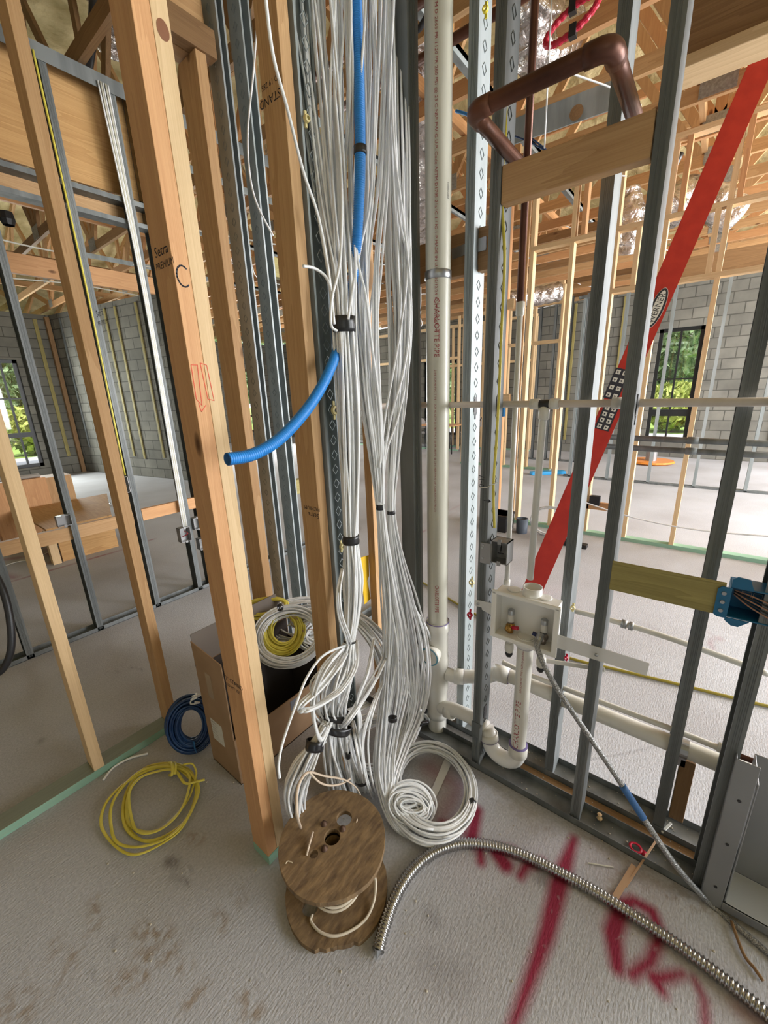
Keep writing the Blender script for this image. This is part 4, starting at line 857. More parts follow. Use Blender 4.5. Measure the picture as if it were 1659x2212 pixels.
for zz in (.09, .27, .44): b.lathe((1.299, ya-.028, zz), (-1, 0, 0), [(.0045, 0), (.0045, .0006), (.0001, .0006)], 12)
b.build('screw_hole', BLKP, cb)

# ------------------------------------------------------------------ cables
def bundle(root, nodes, n, seed, r=.0042, m=WHITEC, name='cable', swirl=1.2, sm=7, sides=6, tail=None):
    """nodes: (point, spread across, spread deep). One mesh per cable, all taped together at the narrow nodes."""
    rnd = random.Random(seed); k = len(nodes)
    for i in range(n):
        a0 = rnd.uniform(0, 2*math.pi); rr = math.sqrt((i+.5)/n); ph = rnd.uniform(0, 6.28); pts = []
        for j, (p, w1, w2) in enumerate(nodes):
            a = a0+swirl*math.sin(ph+j*.55+rnd.uniform(-.25, .25)); q = min(1.15, rr*rnd.uniform(.88, 1.12))
            side = RGT.copy(); side.z = 0; side.normalize(); deep = Vector((-side.y, side.x, 0))
            pts.append(Vector(p)+side*(w1*q*math.cos(a))+deep*(w2*q*math.sin(a)))
        if tail: pts.append(pts[-1]+Vector((rnd.uniform(-tail, tail), rnd.uniform(-tail, tail), rnd.uniform(-tail, tail))))
        b = MB(); b.tube(spline(pts, sm), r, sides, cap=True); b.build(name, m, root, smooth=True, fix=False)
def tape(root, p, ax, w1, w2, h, lump=0.0):
    ax = Vector(ax).normalized(); side = RGT.copy(); side.z = 0; side = (side-ax*side.dot(ax)).normalized(); deep = ax.cross(side); b = MB(); vs = []; n = 22; rows = [(-h/2, .92), (-h/2+.001, 1.02), (-h*.2, 1.06), (h*.15, 1.0), (h/2-.001, 1.04), (h/2, .92)]
    for q, s in rows:
        for j in range(n):
            a = 2*math.pi*j/n; k = s*(1+lump*math.sin(3*a+q*90)); vs.append(Vector(p)+ax*q+side*(w1*k*math.cos(a))+deep*(w2*k*math.sin(a)))
    fs = [(i*n+j, i*n+(j+1) % n, (i+1)*n+(j+1) % n, (i+1)*n+j) for i in range(len(rows)-1) for j in range(n)]
    b.add(vs, fs); return b.build('tape_wrap', TAPE, root, smooth=True)
# left bundle
A = empty('cable_bundle', OY(757, 1165, .92), 'left bundle of white cables, black tape at eye level and at waist height', 'cable bundle', 'white cable bundles in the wall corner')
nA = [(OY(u, v, y), w1, w2) for u, v, y, w1, w2 in ((672, -260, 1.02, .12, .04), (700, -20, .99, .105, .036), (712, 200, .97, .086, .034), (726, 450, .96, .060, .032), (738, 600, .94, .043, .030), (743, 705, .93, .034, .026), (752, 900, .92, .037, .03), (757, 1060, .92, .031, .026), (758, 1165, .92, .0255, .0225),
      (763, 1250, .92, .036, .028), (762, 1320, .91, .030, .026), (755, 1385, .90, .019, .018), (738, 1430, .90, .050, .04), (716, 1480, .90, .075, .05), (712, 1530, .91, .058, .04), (722, 1556, .92, .046, .03))]
bundle(A, nA, 48, 11, r=.0037, swirl=.55)
tape(A, nA[5][0]+Vector((-.0, 0, .005)), (0, 0, 1), .036, .031, .046); tape(A, nA[8][0], (0, 0, 1), .0285, .0255, .032); tape(A, nA[11][0], (.3, 0, 1), .022, .021, .008)
# middle bundle
Bm = empty('cable_bundle', OY(822, 1095, .90), 'middle bundle of white cables narrowing to a black tape band right of the left bundle', 'cable bundle', 'white cable bundles in the wall corner')
nB = [(OY(u, v, y), w1, w2) for u, v, y, w1, w2 in ((806, -260, 1.0, .07, .04), (806, -20, .98, .066, .036), (804, 200, .96, .060, .034), (798, 400, .95, .056, .034), (788, 560, .94, .052, .032), (788, 700, .93, .044, .028), (799, 850, .92, .036, .026), (813, 980, .91, .025, .02), (822, 1095, .90, .0145, .0135),
      (830, 1180, .89, .020, .018), (842, 1280, .88, .036, .028), (852, 1380, .87, .060, .04), (846, 1480, .86, .066, .045), (832, 1580, .85, .054, .045), (826, 1660, .82, .042, .035), (836, 1730, .775, .034, .025), (862, 1785, .70, .030, .018), (905, 1812, .64, .022, .012), (960, 1800, .60, .015, .01))]
bundle(Bm, nB, 32, 12, r=.0038, swirl=.6); tape(Bm, nB[8][0], (0, 0, 1), .0165, .0155, .020)
# right bundle
Cc = empty('cable_bundle', OY(845, 1107, .89), 'right bundle of white cables fanning out above and below its black tape band', 'cable bundle', 'white cable bundles in the wall corner')
nC = [(OY(u, v, y), w1, w2) for u, v, y, w1, w2 in ((846, -260, 1.0, .045, .035), (850, -20, .98, .044, .034), (853, 200, .95, .044, .032), (857, 400, .93, .046, .03), (860, 560, .92, .046, .03), (862, 700, .91, .040, .028), (858, 850, .90, .031, .025), (849, 1000, .895, .020, .018), (845, 1107, .89, .0135, .0125),
      (856, 1200, .88, .026, .02), (876, 1300, .87, .048, .03), (892, 1390, .86, .066, .04), (900, 1470, .84, .060, .036), (893, 1540, .83, .045, .032), (868, 1610, .82, .034, .03), (846, 1680, .79, .028, .025), (846, 1735, .755, .022, .02), (872, 1775, .70, .018, .012))]
bundle(Cc, nC, 28, 13, swirl=.6, r=.0038); tape(Cc, nC[8][0], (0, 0, 1), .0155, .0145, .014)
tape(Cc, OY(915, 1562, .79), (1, -.3, -.35), .010, .009, .046, .1); tape(Cc, OY(919, 1536, .80), (.1, 0, 1), .009, .009, .014); tape(Cc, OY(848, 1553, .80), (.05, 0, 1), .017, .012, .020)
# thick grey-white arm leaving the box and joining the pile
Ar = empty('cable_bundle', OY(800, 1380, 1.0), 'arm of white cables arching from the cardboard box into the hanging pile', 'cable bundle', 'white cable bundles in the wall corner')
bundle(Ar, [(OY(u, v, y), w1, w2) for u, v, y, w1, w2 in ((640, 1350, 1.50, .05, .03), (690, 1322, 1.40, .05, .03), (738, 1318, 1.25, .045, .03), (785, 1345, 1.12, .050, .03), (828, 1400, 1.0, .055, .03), (850, 1470, .95, .06, .035), (852, 1540, .93, .05, .035), (838, 1600, .92, .03, .03))], 30, 14, r=.0038)
# strands that make the knotted middle of the pile; both ends run into the bundles
loops = [([(757, 1388), (728, 1438), (690, 1486), (656, 1518), (646, 1530)], 'white cable loop bulging left above the wide tape band', 8),
         ([(768, 1385), (764, 1438), (735, 1488), (692, 1520), (660, 1534), (648, 1532)], 'white cable looping back below the small tape band of the left bundle', 8),
         ([(842, 1400), (812, 1460), (776, 1520), (752, 1556), (735, 1575)], 'white cable strand running down left into the wide taped hank', 6),
         ([(890, 1380), (918, 1450), (915, 1530), (895, 1590), (862, 1650), (848, 1720)], 'white cable strand dropping on the right side of the pile', 7),
         ([(850, 1440), (872, 1490), (895, 1525), (920, 1548), (928, 1570)], 'taped white cable ends pointing at the vent stack', 5),
         ([(845, 1440), (806, 1530), (788, 1610), (800, 1700), (830, 1760)], 'white cable strand hanging in front of the cardboard box', 4),
         ([(878, 1290), (915, 1350), (936, 1410), (934, 1480), (918, 1545)], 'white cable bowing out in front of the stack cleanout', 4),
         ([(760, 1560), (768, 1610), (776, 1660), (786, 1720)], 'white cable strand dropping right of the wide tape band', 4),
         ([(742, 1230), (735, 1280), (738, 1330), (753, 1375), (756, 1395)], 'white cable bowing left between the two lower tape bands', 3),
         ([(750, 1390), (708, 1430), (682, 1480), (674, 1530), (690, 1590), (705, 1600)], 'white cable strand bulging out over the cardboard box', 6),
         ([(805, 1380), (790, 1450), (770, 1510), (776, 1560), (778, 1640)], 'white cable strand in the dark gap of the pile', 5),
         ([(870, 1400), (890, 1480), (880, 1560), (855, 1640), (850, 1700)], 'white cable strand falling to the small oval hank', 8)]
for i, (lp, lb, n_) in enumerate(loops):
    rr = empty('loose_cable', OY(*lp[0], .86), lb, 'cable', 'loose white cables in the pile')
    bundle(rr, [(OY(u, v, (.865-.012*(i % 3)) if 0 < k < len(lp)-1 else (.93 if k == 0 or i > 1 else .88)), .016 if 0 < k < len(lp)-1 else .010, .010) for k, (u, v) in enumerate(lp)], n_, 60+i, swirl=.8, sm=8, r=.0038)
# single loose cables higher up
single = [([(573, -10, .93), (590, 120, .93), (622, 240, .93), (655, 370, .94), (688, 470, .94), (710, 590, .93), (722, 700, .91)], 'single white cable sweeping down from the upper left in front of the second pine post'),
          ([(728, 715, .88), (715, 700, .885), (718, 640, .88), (735, 560, .89), (738, 400, .91), (724, 200, .94), (716, -10, .97)], 'white cable passing over the black tape at eye level'),
          ([(842, -10, .95), (850, 300, .90), (872, 480, .89), (888, 650, .88), (884, 780, .88), (860, 900, .88), (834, 980, .89), (826, 1080, .89)], 'white cable bowing out to the right of the right-hand bundle'),
          ([(850, -10, .96), (858, 420, .90), (880, 560, .89), (884, 700, .88), (872, 800, .88), (845, 900, .88), (828, 1000, .89), (822, 1085, .89)], 'second white cable bowing right, inside the outermost one'),
          ([(862, -10, .98), (872, 300, .93), (880, 560, .89), (868, 690, .885), (850, 800, .885), (832, 900, .89), (820, 1010, .89)], 'white cable crossing down left from the right-hand bundle'),
          ([(745, -10, .98), (756, 300, .92), (770, 540, .90), (790, 640, .89), (805, 760, .885), (820, 880, .885), (824, 1000, .89)], 'white cable crossing down right from the left bundle'),
          ([(812, -10, .97), (808, 250, .92), (800, 430, .90), (782, 520, .90), (766, 600, .90), (752, 690, .89)], 'white cable crossing down left above the black tape'),
          ([(655, 575, .93), (680, 580, .93), (705, 600, .92), (720, 640, .91)], 'grey cable arching from the second pine post into the left bundle'),
          ([(560, -10, 1.72), (548, 150, 1.70), (535, 300, 1.70), (548, 420, 1.70), (590, 510, 1.68)], 'thin grey cable in front of the rear knurled studs'),
          ([(752, 1392, .91), (700, 1415, .86), (664, 1462, .85), (640, 1520, .84), (612, 1600, .83), (602, 1650, .82), (604, 1680, .82)], 'white cable bowing far left over the cardboard box')]
for i, (pp, lb) in enumerate(single):
    b = MB(); b.tube(spline([OY(*p) for p in pp], 8), .0042, 7); tag(b.build('loose_cable', WHITEC, smooth=True, loc=OY(*pp[-1])), lb, 'cable')
b = MB(); b.tube(spline([OY(880, -5, .99), OY(868, 80, .98), OY(850, 200, .98), OY(835, 330, .98), OY(800, 420, .97)], 8), .004, 7); tag(b.build('loose_cable', BLKP, smooth=True), 'thin black cable among the white cables near the top', 'cable')
# hanks hanging down to the floor
def hank(label, nodes, n, seed, tapes, grp='taped hanks of white cable on the floor'):
    r0 = empty('cable_hank', (nodes[-1][0].x, nodes[-1][0].y, 0), label, 'cable hank', grp); bundle(r0, nodes, n, seed, swirl=.5, sm=7)
    for t in tapes: tape(r0, *t)
    return r0
p = lambda u, v, y: OY(u, v, y)
hank('taped hank of white cables fanning down left behind the wooden reel', [(p(706, 1560, .90), .018, .02), (p(694, 1585, .90), .020, .02), (p(680, 1610, .90), .026, .022), (p(658, 1648, .91), .040, .03), (p(640, 1695, .92), .042, .035), (p(640, 1745, .935), .034, .035), (p(665, 1790, .95), .025, .03), (p(690, 1800, .96), .02, .03)], 36, 31, [(p(680, 1609, .90), (.5, .2, 1), .030, .028, .034)])
hank('wide hank of white cables under two black tape bands, behind the wooden reel', [(p(745, 1430, .93), .03, .03), (p(730, 1490, .92), .040, .03), (p(722, 1556, .92), .048, .03), (p(722, 1600, .93), .054, .03), (p(728, 1650, .94), .058, .035), (p(742, 1700, .95), .058, .04), (p(758, 1745, .96), .05, .035), (p(770, 1765, .97), .05, .035)], 46, 32,
     [(p(722, 1543, .91), (.35, 0, 1), .058, .040, .020, .05), (p(724, 1572, .915), (.45, 0, 1), .058, .038, .026, .06)])
hank('curved hank of white cables right of the wide taped hank', [(p(750, 1590, .90), .014, .02), (p(757, 1640, .90), .020, .02), (p(775, 1685, .91), .024, .02), (p(796, 1725, .92), .022, .02), (p(812, 1752, .93), .018, .02)], 16, 33, [(p(780, 1683, .895), (-.3, 0, 1), .032, .024, .020, .05), (p(752, 1632, .885), (.1, 0, 1), .009, .009, .022)])
hank('taped strand of white cables in front of the box behind the pile', [(p(740, 1540, .97), .02, .02), (p(775, 1528, .96), .020, .02), (p(815, 1505, .95), .02, .02), (p(850, 1470, .94), .02, .02)], 12, 35, [(p(800, 1515, .95), (1, 0, .4), .022, .022, .024)])
def coil(name, c, e1, e2, R1, R2, turns, thick, r, m, label, cat='cable coil', seed=0, group=None, jit=.3, per=40, flat=1.0, sides=6):
    """one continuous cable wound in loops around c in the plane e1,e2"""
    rnd = random.Random(seed); c = Vector(c); e1 = Vector(e1).normalized(); e2 = Vector(e2); e2 = (e2-e1*e2.dot(e1)).normalized(); e3 = e1.cross(e2)
    root = empty(name, c, label, cat, group); pts = []
    off = [(rnd.uniform(-1, 1), rnd.uniform(-1, 1), rnd.uniform(-jit, jit)*thick, rnd.uniform(-jit, jit)*thick) for _ in range(turns+1)]
    for i in range(turns*per+1):
        t = i/per; k = min(int(t), turns-1); f = t-k; f = f*f*(3-2*f); o0, o1 = off[k], off[k+1]
        a = 2*math.pi*t; dr = (o0[0]*(1-f)+o1[0]*f)*thick; dz = (o0[1]*(1-f)+o1[1]*f)*thick; dx = o0[2]*(1-f)+o1[2]*f; dy = o0[3]*(1-f)+o1[3]*f
        pts.append(c+e1*((R1+dr)*math.cos(a)+dx)+e2*((R2+dr)*math.sin(a)+dy)+e3*dz)
    b = MB(); b.tube(pts, r, sides, flat=flat); b.build('winding', m, root, smooth=True, fix=False); return root
# big ring of white cable on the floor
cc = OZ(932, 1705, .03); Rg = .178
ring = coil('cable_coil', (cc.x, cc.y, .045), RGT.cross(Vector((0, 0, 1))), RGT, .190, .158, 24, .024, .0040, WHITEC, 'large open ring of white cable lying on the floor right of the wooden reel', seed=5, jit=.7)
pt = OZ(1019, 1737, .045); tape(ring, pt, (0.55, .8, 0), .020, .022, .018)
cb2 = OZ(884, 1742, .055)
bal = coil('cable_coil', (cb2.x, cb2.y, .065), (RGT.x*.8, RGT.y*.8, -.25), (.55, .6, .65), .066, .040, 38, .034, .0038, WHITEC, 'tight oval hank of white cable inside the large floor ring', seed=6, jit=.5)
tape(bal, OZ(905, 1785, .03), (.2, .9, .1), .016, .014, .02)
ck = OZ(815, 1612, .04); coil('cable_coil', (ck.x, ck.y, .05), (1, 0, 0), (0, 1, .2), .15, .12, 14, .03, .0040, WHITEC, 'messy white cable coil on the floor behind the hanging strands', seed=8, jit=.9)
# ------------------------------------------------------------------ blue corrugated conduit
def corrugated(pts, R_, pitch, depth, m, sides=20):
    P = [Vector(p) for p in pts]; d = [0]
    for a, c in zip(P[:-1], P[1:]): d.append(d[-1]+(c-a).length)
    n = int(d[-1]/pitch*4); out = []; j = 0
    for i in range(n+1):
        s = d[-1]*i/n
        while j < len(d)-2 and d[j+1] < s: j += 1
        t = (s-d[j])/max(d[j+1]-d[j], 1e-9); out.append(P[j].lerp(P[j+1], t))
    rad = [R_-depth*(0, .6, 1, .6)[i % 4] for i in range(len(out))]
    return out, rad
bc = empty('blue_conduit', OY(497, 992, .86), 'blue corrugated conduit coming down among the cables and curving left to its open end', 'conduit')
q1 = spline([OY(764, -260, .96), OY(770, 0, .93), OY(775, 150, .905), OY(778, 330, .885), OY(775, 450, .885), OY(769, 545, .91), OY(757, 640, .965), OY(735, 735, .965), OY(712, 800, .92), OY(680, 860, .89), OY(640, 912, .87), OY(595, 955, .86), OY(545, 982, .86), OY(492, 992, .86)], 12)
o1, r1_ = corrugated(q1, .0155, .0058, .0022, BLUEP); b = MB(); b.tube(o1, r1_, 18, cap=False); b.build('corrugated_tube', BLUEP, bc, smooth=True, fix=False)
ax = (o1[-1]-o1[-6]).normalized(); b = MB(); b.lathe(o1[-1], ax, [(.0145, -.001), (.0148, .0015), (.011, .0015), (.0105, -.03), (.0001, -.03)], 20); b.build('open_end', mat('blue_conduit_inside_shade', (.01, .11, .32), .5), bc, smooth=True)  # conduit blue darkened in its colour for the shade inside the end
tape(bc, OY(778, 325, .885), (0, 0, 1), .018, .018, .02)
# ------------------------------------------------------------------ wooden cable reel
rc = Vector((.622, .757, 0)); RR = .170; ht = .232
reel = empty('cable_reel', rc, 'weathered round wooden cable reel with a chipped lower flange standing on the floor', 'cable reel')
def flange(z, t, holes, chip, seed):
    rnd = random.Random(seed); b = MB(); n = 96; rim = []
    ex, ey = Vector((.78, -.62, 0)), Vector((.62, .78, 0))
    for j in range(n):
        a = 2*math.pi*j/n; r_ = RR*(1+.006*math.sin(5*a)+rnd.uniform(-.004, .004))
        if chip and abs(((a-math.radians(263)+math.pi) % (2*math.pi))-math.pi) < .34: r_ *= .93+rnd.uniform(-.035, .03)
        rim.append(rc+ex*(r_*math.cos(a))+ey*(r_*math.sin(a))+Vector((0, 0, z)))
    import bmesh
    bm = bmesh.new(); lo = [bm.verts.new(v) for v in rim]; edges = [bm.edges.new((lo[i], lo[(i+1) % n])) for i in range(n)]
    for (hx, hy, hr_) in holes:
        h = [bm.verts.new(rc+ex*(hx+hr_*math.cos(2*math.pi*k/20))+ey*(hy+hr_*math.sin(2*math.pi*k/20))+Vector((0, 0, z))) for k in range(20)]
        edges += [bm.edges.new((h[i], h[(i+1) % 20])) for i in range(20)]
    bmesh.ops.triangle_fill(bm, edges=edges, use_beauty=True)
    r_ = bmesh.ops.extrude_face_region(bm, geom=bm.faces[:]); bmesh.ops.translate(bm, vec=(0, 0, t), verts=[g for g in r_['geom'] if isinstance(g, bmesh.types.BMVert)])
    bmesh.ops.recalc_face_normals(bm, faces=bm.faces); bmesh.ops.translate(bm, vec=-rc, verts=bm.verts)
    me = bpy.data.meshes.new('flange'); bm.to_mesh(me); bm.free(); me.materials.append(REEL); o = bpy.data.objects.new('flange', me); COL.objects.link(o); o.parent = reel
    bv = o.modifiers.new('bevel', 'BEVEL'); bv.width = .002; bv.limit_method = 'ANGLE'; bv.segments = 2
flange(0, .018, [(-.092, -.035, .026)], True, 2)
flange(ht-.018, .018, [(0, .008, .026), (.046, .058, .026), (-.062, -.028, .013)], False, 3)
b = MB(); b.lathe(rc, (0, 0, 1), [(.055, .018), (.055, ht-.018)], 32); b.lathe(rc, (0, 0, 1), [(.026, ht-.0175), (.026, .10), (.001, .10)], 20); b.build('drum', REEL, reel, smooth=True)
b = MB()
for k in range(9): b.lathe(rc, (0, 0, 1), [(.056, .03+.0075*k), (.0605, .034+.0075*k), (.056, .038+.0075*k)], 30)
for k in range(5): b.tube([rc+Vector(((.066+.004*k)*math.cos(a), (.066+.004*k)*math.sin(a), .085-.011*k+.003*math.sin(a*2+k))) for a in [2*math.pi*i/40 for i in range(40)]], .0042, 8, closed=True)
b.build('wound_cable', mat('cream_cable', (.66, .58, .46), .5), reel, smooth=True)
b = MB()
for (bx_, by_) in ((-.022, .056), (.036, .024), (-.028, -.022)): b.lathe(rc+Vector((.78*bx_+.62*by_, -.62*bx_+.78*by_, ht)), (0, 0, 1), [(.011, -.001), (.011, .002), (.007, .003), (.006, .010), (.0001, .011)], 12)
b.build('bolt', mat('rusty_bolt', (.10, .055, .035), .6, .5), reel, smooth=True)
CRM = mat('cream_cable_sheath', (.58, .47, .36), .5)
lp = [OZ(u, v, z) for u, v, z in ((675, 1975, .03), (672, 1990, .02), (690, 2012, .021), (720, 2022, .021), (755, 2012, .021), (790, 1985, .021), (808, 1945, .03), (811, 1900, .05), (800, 1880, .08))]
b = MB(); b.tube(spline(lp, 8), .0042, 8); b.build('cable_tail', mat('cream_cable_tail', (.66, .58, .46), .5), reel, smooth=True)
lp = [OZ(650, 1790, ht+.004)]+[OY(u, v, y) for u, v, y in ((642, 1760, .80), (641, 1715, .83), (650, 1685, .845), (668, 1668, .85), (700, 1676, .85), (745, 1685, .845), (772, 1705, .84), (781, 1735, .83))]+[OZ(772, 1770, ht-.005), OZ(766, 1785, ht-.03)]
b = MB(); b.tube(spline(lp, 8), .0046, 8, flat=.6); b.build('cable_tail', CRM, reel, smooth=True)
lp = [OY(u, v, .848) for u, v in ((668, 1668), (690, 1690), (715, 1697), (740, 1692), (757, 1682))]
b = MB(); b.tube(spline(lp, 6), .0034, 8); b.build('cable_tail', CRM, reel, smooth=True)
b = MB(); b.tube([OZ(676, 1797, ht+.012), OZ(668, 1825, ht+.006), OZ(662, 1848, ht+.002)], .0035, 6); b.build('cable_tail', CRM, reel, smooth=True)
b = MB(); b.tube(spline([OZ(617, 1866, ht+.003), OZ(622, 1860, ht+.004), OZ(632, 1864, ht+.003)], 4), .0016, 5); b.build('staple', mat('pale_sliver', (.6, .5, .35), .7), reel)
# ------------------------------------------------------------------ flexible steel conduit across the floor
fp = [OZ(u, v, .017) for u, v in ((817, 2052), (828, 2010), (845, 1960), (872, 1905), (905, 1865), (948, 1836), (1000, 1822), (1060, 1826), (1125, 1845), (1200, 1880), (1290, 1928), (1380, 1985), (1470, 2045), (1560, 2112), (1650, 2185), (1740, 2262))]
o1, r1_ = corrugated(spline(fp, 10), .0192, .0105, .0052, FLEX); fr = empty('flexible_conduit', fp[0], 'shiny flexible steel conduit snaking across the concrete floor', 'conduit')
b = MB(); b.tube(o1, r1_, 18); b.build('armour', FLEX, fr, smooth=True, fix=False)
b = MB(); a = fp[0]; b.tube([a+Vector((.0, 0, 0)), a+(fp[0]-fp[1])*.35+Vector((0, 0, -.01))], [.012, .002], 8); b.build('cut_end', STEEL, fr)
# ------------------------------------------------------------------ yellow coil and white scrap on the left floor
yc = OZ(342, 1742, .01)
ycl = empty('cable_coil', (yc.x, yc.y, 0), 'loose coil of flat yellow cable lying on the floor at left', 'cable coil')
pts = []; rnd = random.Random(4)
rings = [[(430, 1690), (415, 1750), (375, 1800), (320, 1818), (282, 1795), (270, 1745), (282, 1690), (318, 1655), (370, 1650), (410, 1665)],
         [(424, 1710), (405, 1765), (355, 1805), (305, 1815), (270, 1785), (268, 1730), (290, 1685), (330, 1662), (378, 1660), (416, 1685)],
         [(420, 1690), (400, 1735), (350, 1790), (300, 1795), (277, 1770), (278, 1710), (300, 1672), (345, 1652), (385, 1655), (415, 1675)],
         [(425, 1720), (390, 1790), (340, 1830), (290, 1847), (250, 1830), (222, 1790), (222, 1750), (245, 1715), (290, 1680), (350, 1652), (400, 1662)],
         [(430, 1705), (400, 1770), (360, 1812), (300, 1828), (255, 1818), (238, 1785), (240, 1740), (262, 1705), (300, 1665), (350, 1655), (405, 1668)],
         [(404, 1715), (380, 1760), (340, 1792), (305, 1797), (284, 1775), (280, 1715), (300, 1680), (340, 1665), (375, 1665), (398, 1690)]]
for i, rg in enumerate(rings):
    for (u, v) in rg: pts.append(OZ(u+rnd.uniform(-2, 2), v+rnd.uniform(-2, 2), .006+.004*i+rnd.uniform(0, .002)))
pts += [OZ(425, 1688, .035), OZ(442, 1684, .03)]
b = MB(); b.tube(spline(pts, 6), .0058, 8, flat=.55); b.build('winding', YELC, ycl, smooth=True, fix=False)
b = MB(); b.tube(spline([OZ(366, 1648, .01), OZ(372, 1650, .045), OZ(372, 1672, .04), OZ(367, 1674, .01)], 5), .0065, 8); b.tube(spline([OZ(376, 1648, .01), OZ(380, 1652, .043), OZ(377, 1672, .038)], 5), .006, 8); b.build('knot', YELC, ycl, smooth=True)
b = MB(); b.tube(spline([OZ(395, 1652, .035), OZ(415, 1650, .04), OZ(424, 1668, .03), OZ(420, 1690, .03)], 5), .004, 8); b.build('loose_end', YELC, ycl, smooth=True)
b = MB(); b.tube(spline([OZ(223, 1685, .006), OZ(245, 1658, .006), OZ(280, 1638, .007), OZ(319, 1628, .007)], 6), .005, 8); tag(b.build('cable_scrap', mat('bright_white_cable', (.85, .85, .83), .4), smooth=True), 'short curved scrap of white cable by the green plate', 'cable scrap')
for i, (a, c, m_, lb) in enumerate(((((1270, 1864), (1325, 1873)), None, PVC, 'thin white sliver on the floor beside the red paint stroke'), (((1508, 2083), (1558, 2096)), None, PVC, 'thin white sliver on the floor right of the steel conduit'))):
    b = MB(); b.tube([OZ(*a[0], .003), OZ(*a[1], .003)], .0022, 6); tag(b.build('cable_scrap', m_), lb, 'scrap')
b = MB(); b.bar(OZ(1420, 1812, .03), OZ(1352, 1915, .006), .006, .004); b.bar(OZ(1370, 1870, .012), OZ(1325, 1945, .004), .018, .003); tag(b.build('wood_splinter', mat('splinter_wood', (.52, .33, .20), .8)), 'long pale wood splinter lying on the front floor track', 'wood splinter')
b = MB(); b.bar(OZ(1430, 1798, .02), OZ(1450, 1778, .03), .007, .007); tag(b.build('plastic_scrap', PVC), 'white plastic scrap standing in the rear floor track', 'scrap')
b = MB(); b.lathe(OZ(1295, 1770, .01), (.1, .1, 1), [(.008, 0), (.011, .006), (.006, .014), (.009, .022), (.0001, .024)], 7); tag(b.build('wood_chip', PALE[2]), 'crumpled tan chip in the front floor track', 'scrap')
b = MB()
rc2 = OZ(1373, 1832, .012); b.lathe(rc2, (.1, 0, 1), [(.020, 0), (.022, .003), (.015, .004), (.013, .001)], 20, closed=True); b.bar(rc2+Vector((.0, -.018, 0)), rc2+Vector((-.004, -.034, 0)), .02, .003); tag(b.build('plastic_ring', REDP, smooth=True), 'small red plastic ring lying in the front floor track', 'plastic ring')
b = MB(); P = [OZ(935, 1738, .004), OZ(985, 1628, .004), OZ(968, 1622, .004), OZ(922, 1730, .004)]; b.add(P+[p_+Vector((0, 0, .0015)) for p_ in P], [(0, 1, 2, 3), (7, 6, 5, 4), (0, 4, 5, 1), (1, 5, 6, 2), (2, 6, 7, 3), (3, 7, 4, 0)]); tag(b.build('plastic_strip', mat('milky_plastic_strip', (.72, .72, .72), .35)), 'flat milky plastic strip on the floor inside the white cable ring', 'plastic strip')
# dust and crumbs are countless: one object
rnd = random.Random(9); b = MB()
for i in range(260):
    if i < 150: x = rnd.uniform(1.30, 1.56); y = rnd.uniform(-.3, .65); z = .004
    else: x = rnd.uniform(.1, 1.3); y = rnd.uniform(-.3, 1.6); z = .0
    s_ = rnd.uniform(.0012, .004); b.lathe((x, y, z), (0, 0, 1), [(s_, 0), (s_*.8, s_*.7), (.0001, s_)], 5)
tag(b.build('debris', mat('crumbs', (.50, .45, .36), .9), loc=(0, 0, 0)), 'crumbs and sawdust scattered on the floor and in the tracks', 'debris', kind='stuff')
# ------------------------------------------------------------------ cardboard box with coils
bx0, bx1, by0, by1, bz = .652, 1.14, 1.36, 1.585, .235
box = empty('cardboard_box', ((bx0+bx1)/2, (by0+by1)/2, 0), 'open brown cardboard box full of coiled cable behind the foreground post', 'cardboard box')
bh = .50; t = .005
b = MB(); b.box(bx0, bx1, by0, by0+t, 0, bz); b.box(bx0, bx1, by1-t, by1, 0, bh); b.box(bx0, bx0+t, by0+t, by1-t, 0, bh+.01); b.box(bx1-t, bx1, by0+t, by1-t, 0, bh*.8); b.box(bx0, bx1, by0, by1, 0, t); b.build('carton', CARD, box)
b = MB(); b.box(bx0+t, bx1-t, by0+t+.0003, by0+t+.0013, .01, bz-.004); b.box(bx0+t, bx1-t, by1-t-.0013, by1-t-.0003, .01, bh); b.box(bx1-t-.0013, bx1-t-.0003, by0+t, by1-t, .01, bh*.8); b.box(bx0+t+.0003, bx0+t+.0013, by0+t, by1-t, .01, bh); b.build('carton_inside_shade', CARDI, box)  # dark lining sheets carry the painted shade of the carton interior
b = MB(); b.prism([(0, 0), (by1-by0, 0), (by1-by0, .095), (.0, .115)], (bx0, by1, bh+.01), (0, -1, 0), (-.02, 0, 1), (1, 0, 0), .004); b.build('flap', CARD, box)
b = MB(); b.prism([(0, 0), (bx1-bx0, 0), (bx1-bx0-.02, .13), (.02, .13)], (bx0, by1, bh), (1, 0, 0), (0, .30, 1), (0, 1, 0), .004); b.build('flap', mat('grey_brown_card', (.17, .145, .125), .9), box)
pl = OX(470, 1580, bx0); b = MB(); b.box(bx0-.0008, bx0-.0002, pl.y-.045, pl.y+.045, pl.z-.06, pl.z+.05); shl = b.build('shipping_label', PAPER, box)
for k, sz in enumerate((.010, .006, .006, .007, .006, .006)): text_flat('label_print', ('SHIP TO', 'CABLE 1000 FT', 'WHITE 14/2', 'QTY 1 BOX', 'MADE IN U.S.A.', 'LOT 2024')[k], sz, (bx0-.0009, pl.y+.038, pl.z+.036-.015*k), (0, -1, 0), (0, 0, 1), BLKT, shl)
pd = OY(634, 1520, by0); b = MB(); b.box(pd.x-.018, pd.x+.026, by0-.0012, by0-.0002, pd.z-.03, pd.z+.022); b.build('duct_tape_patch', DUCTT, box)
p3 = OX(452, 1478, bx0); b = MB(); b.box(bx0-.0007, bx0-.0002, p3.y-.022, p3.y+.022, p3.z-.07, p3.z+.05); b.build('clear_tape', mat('clear_tape', (.40, .29, .19), .25), box)
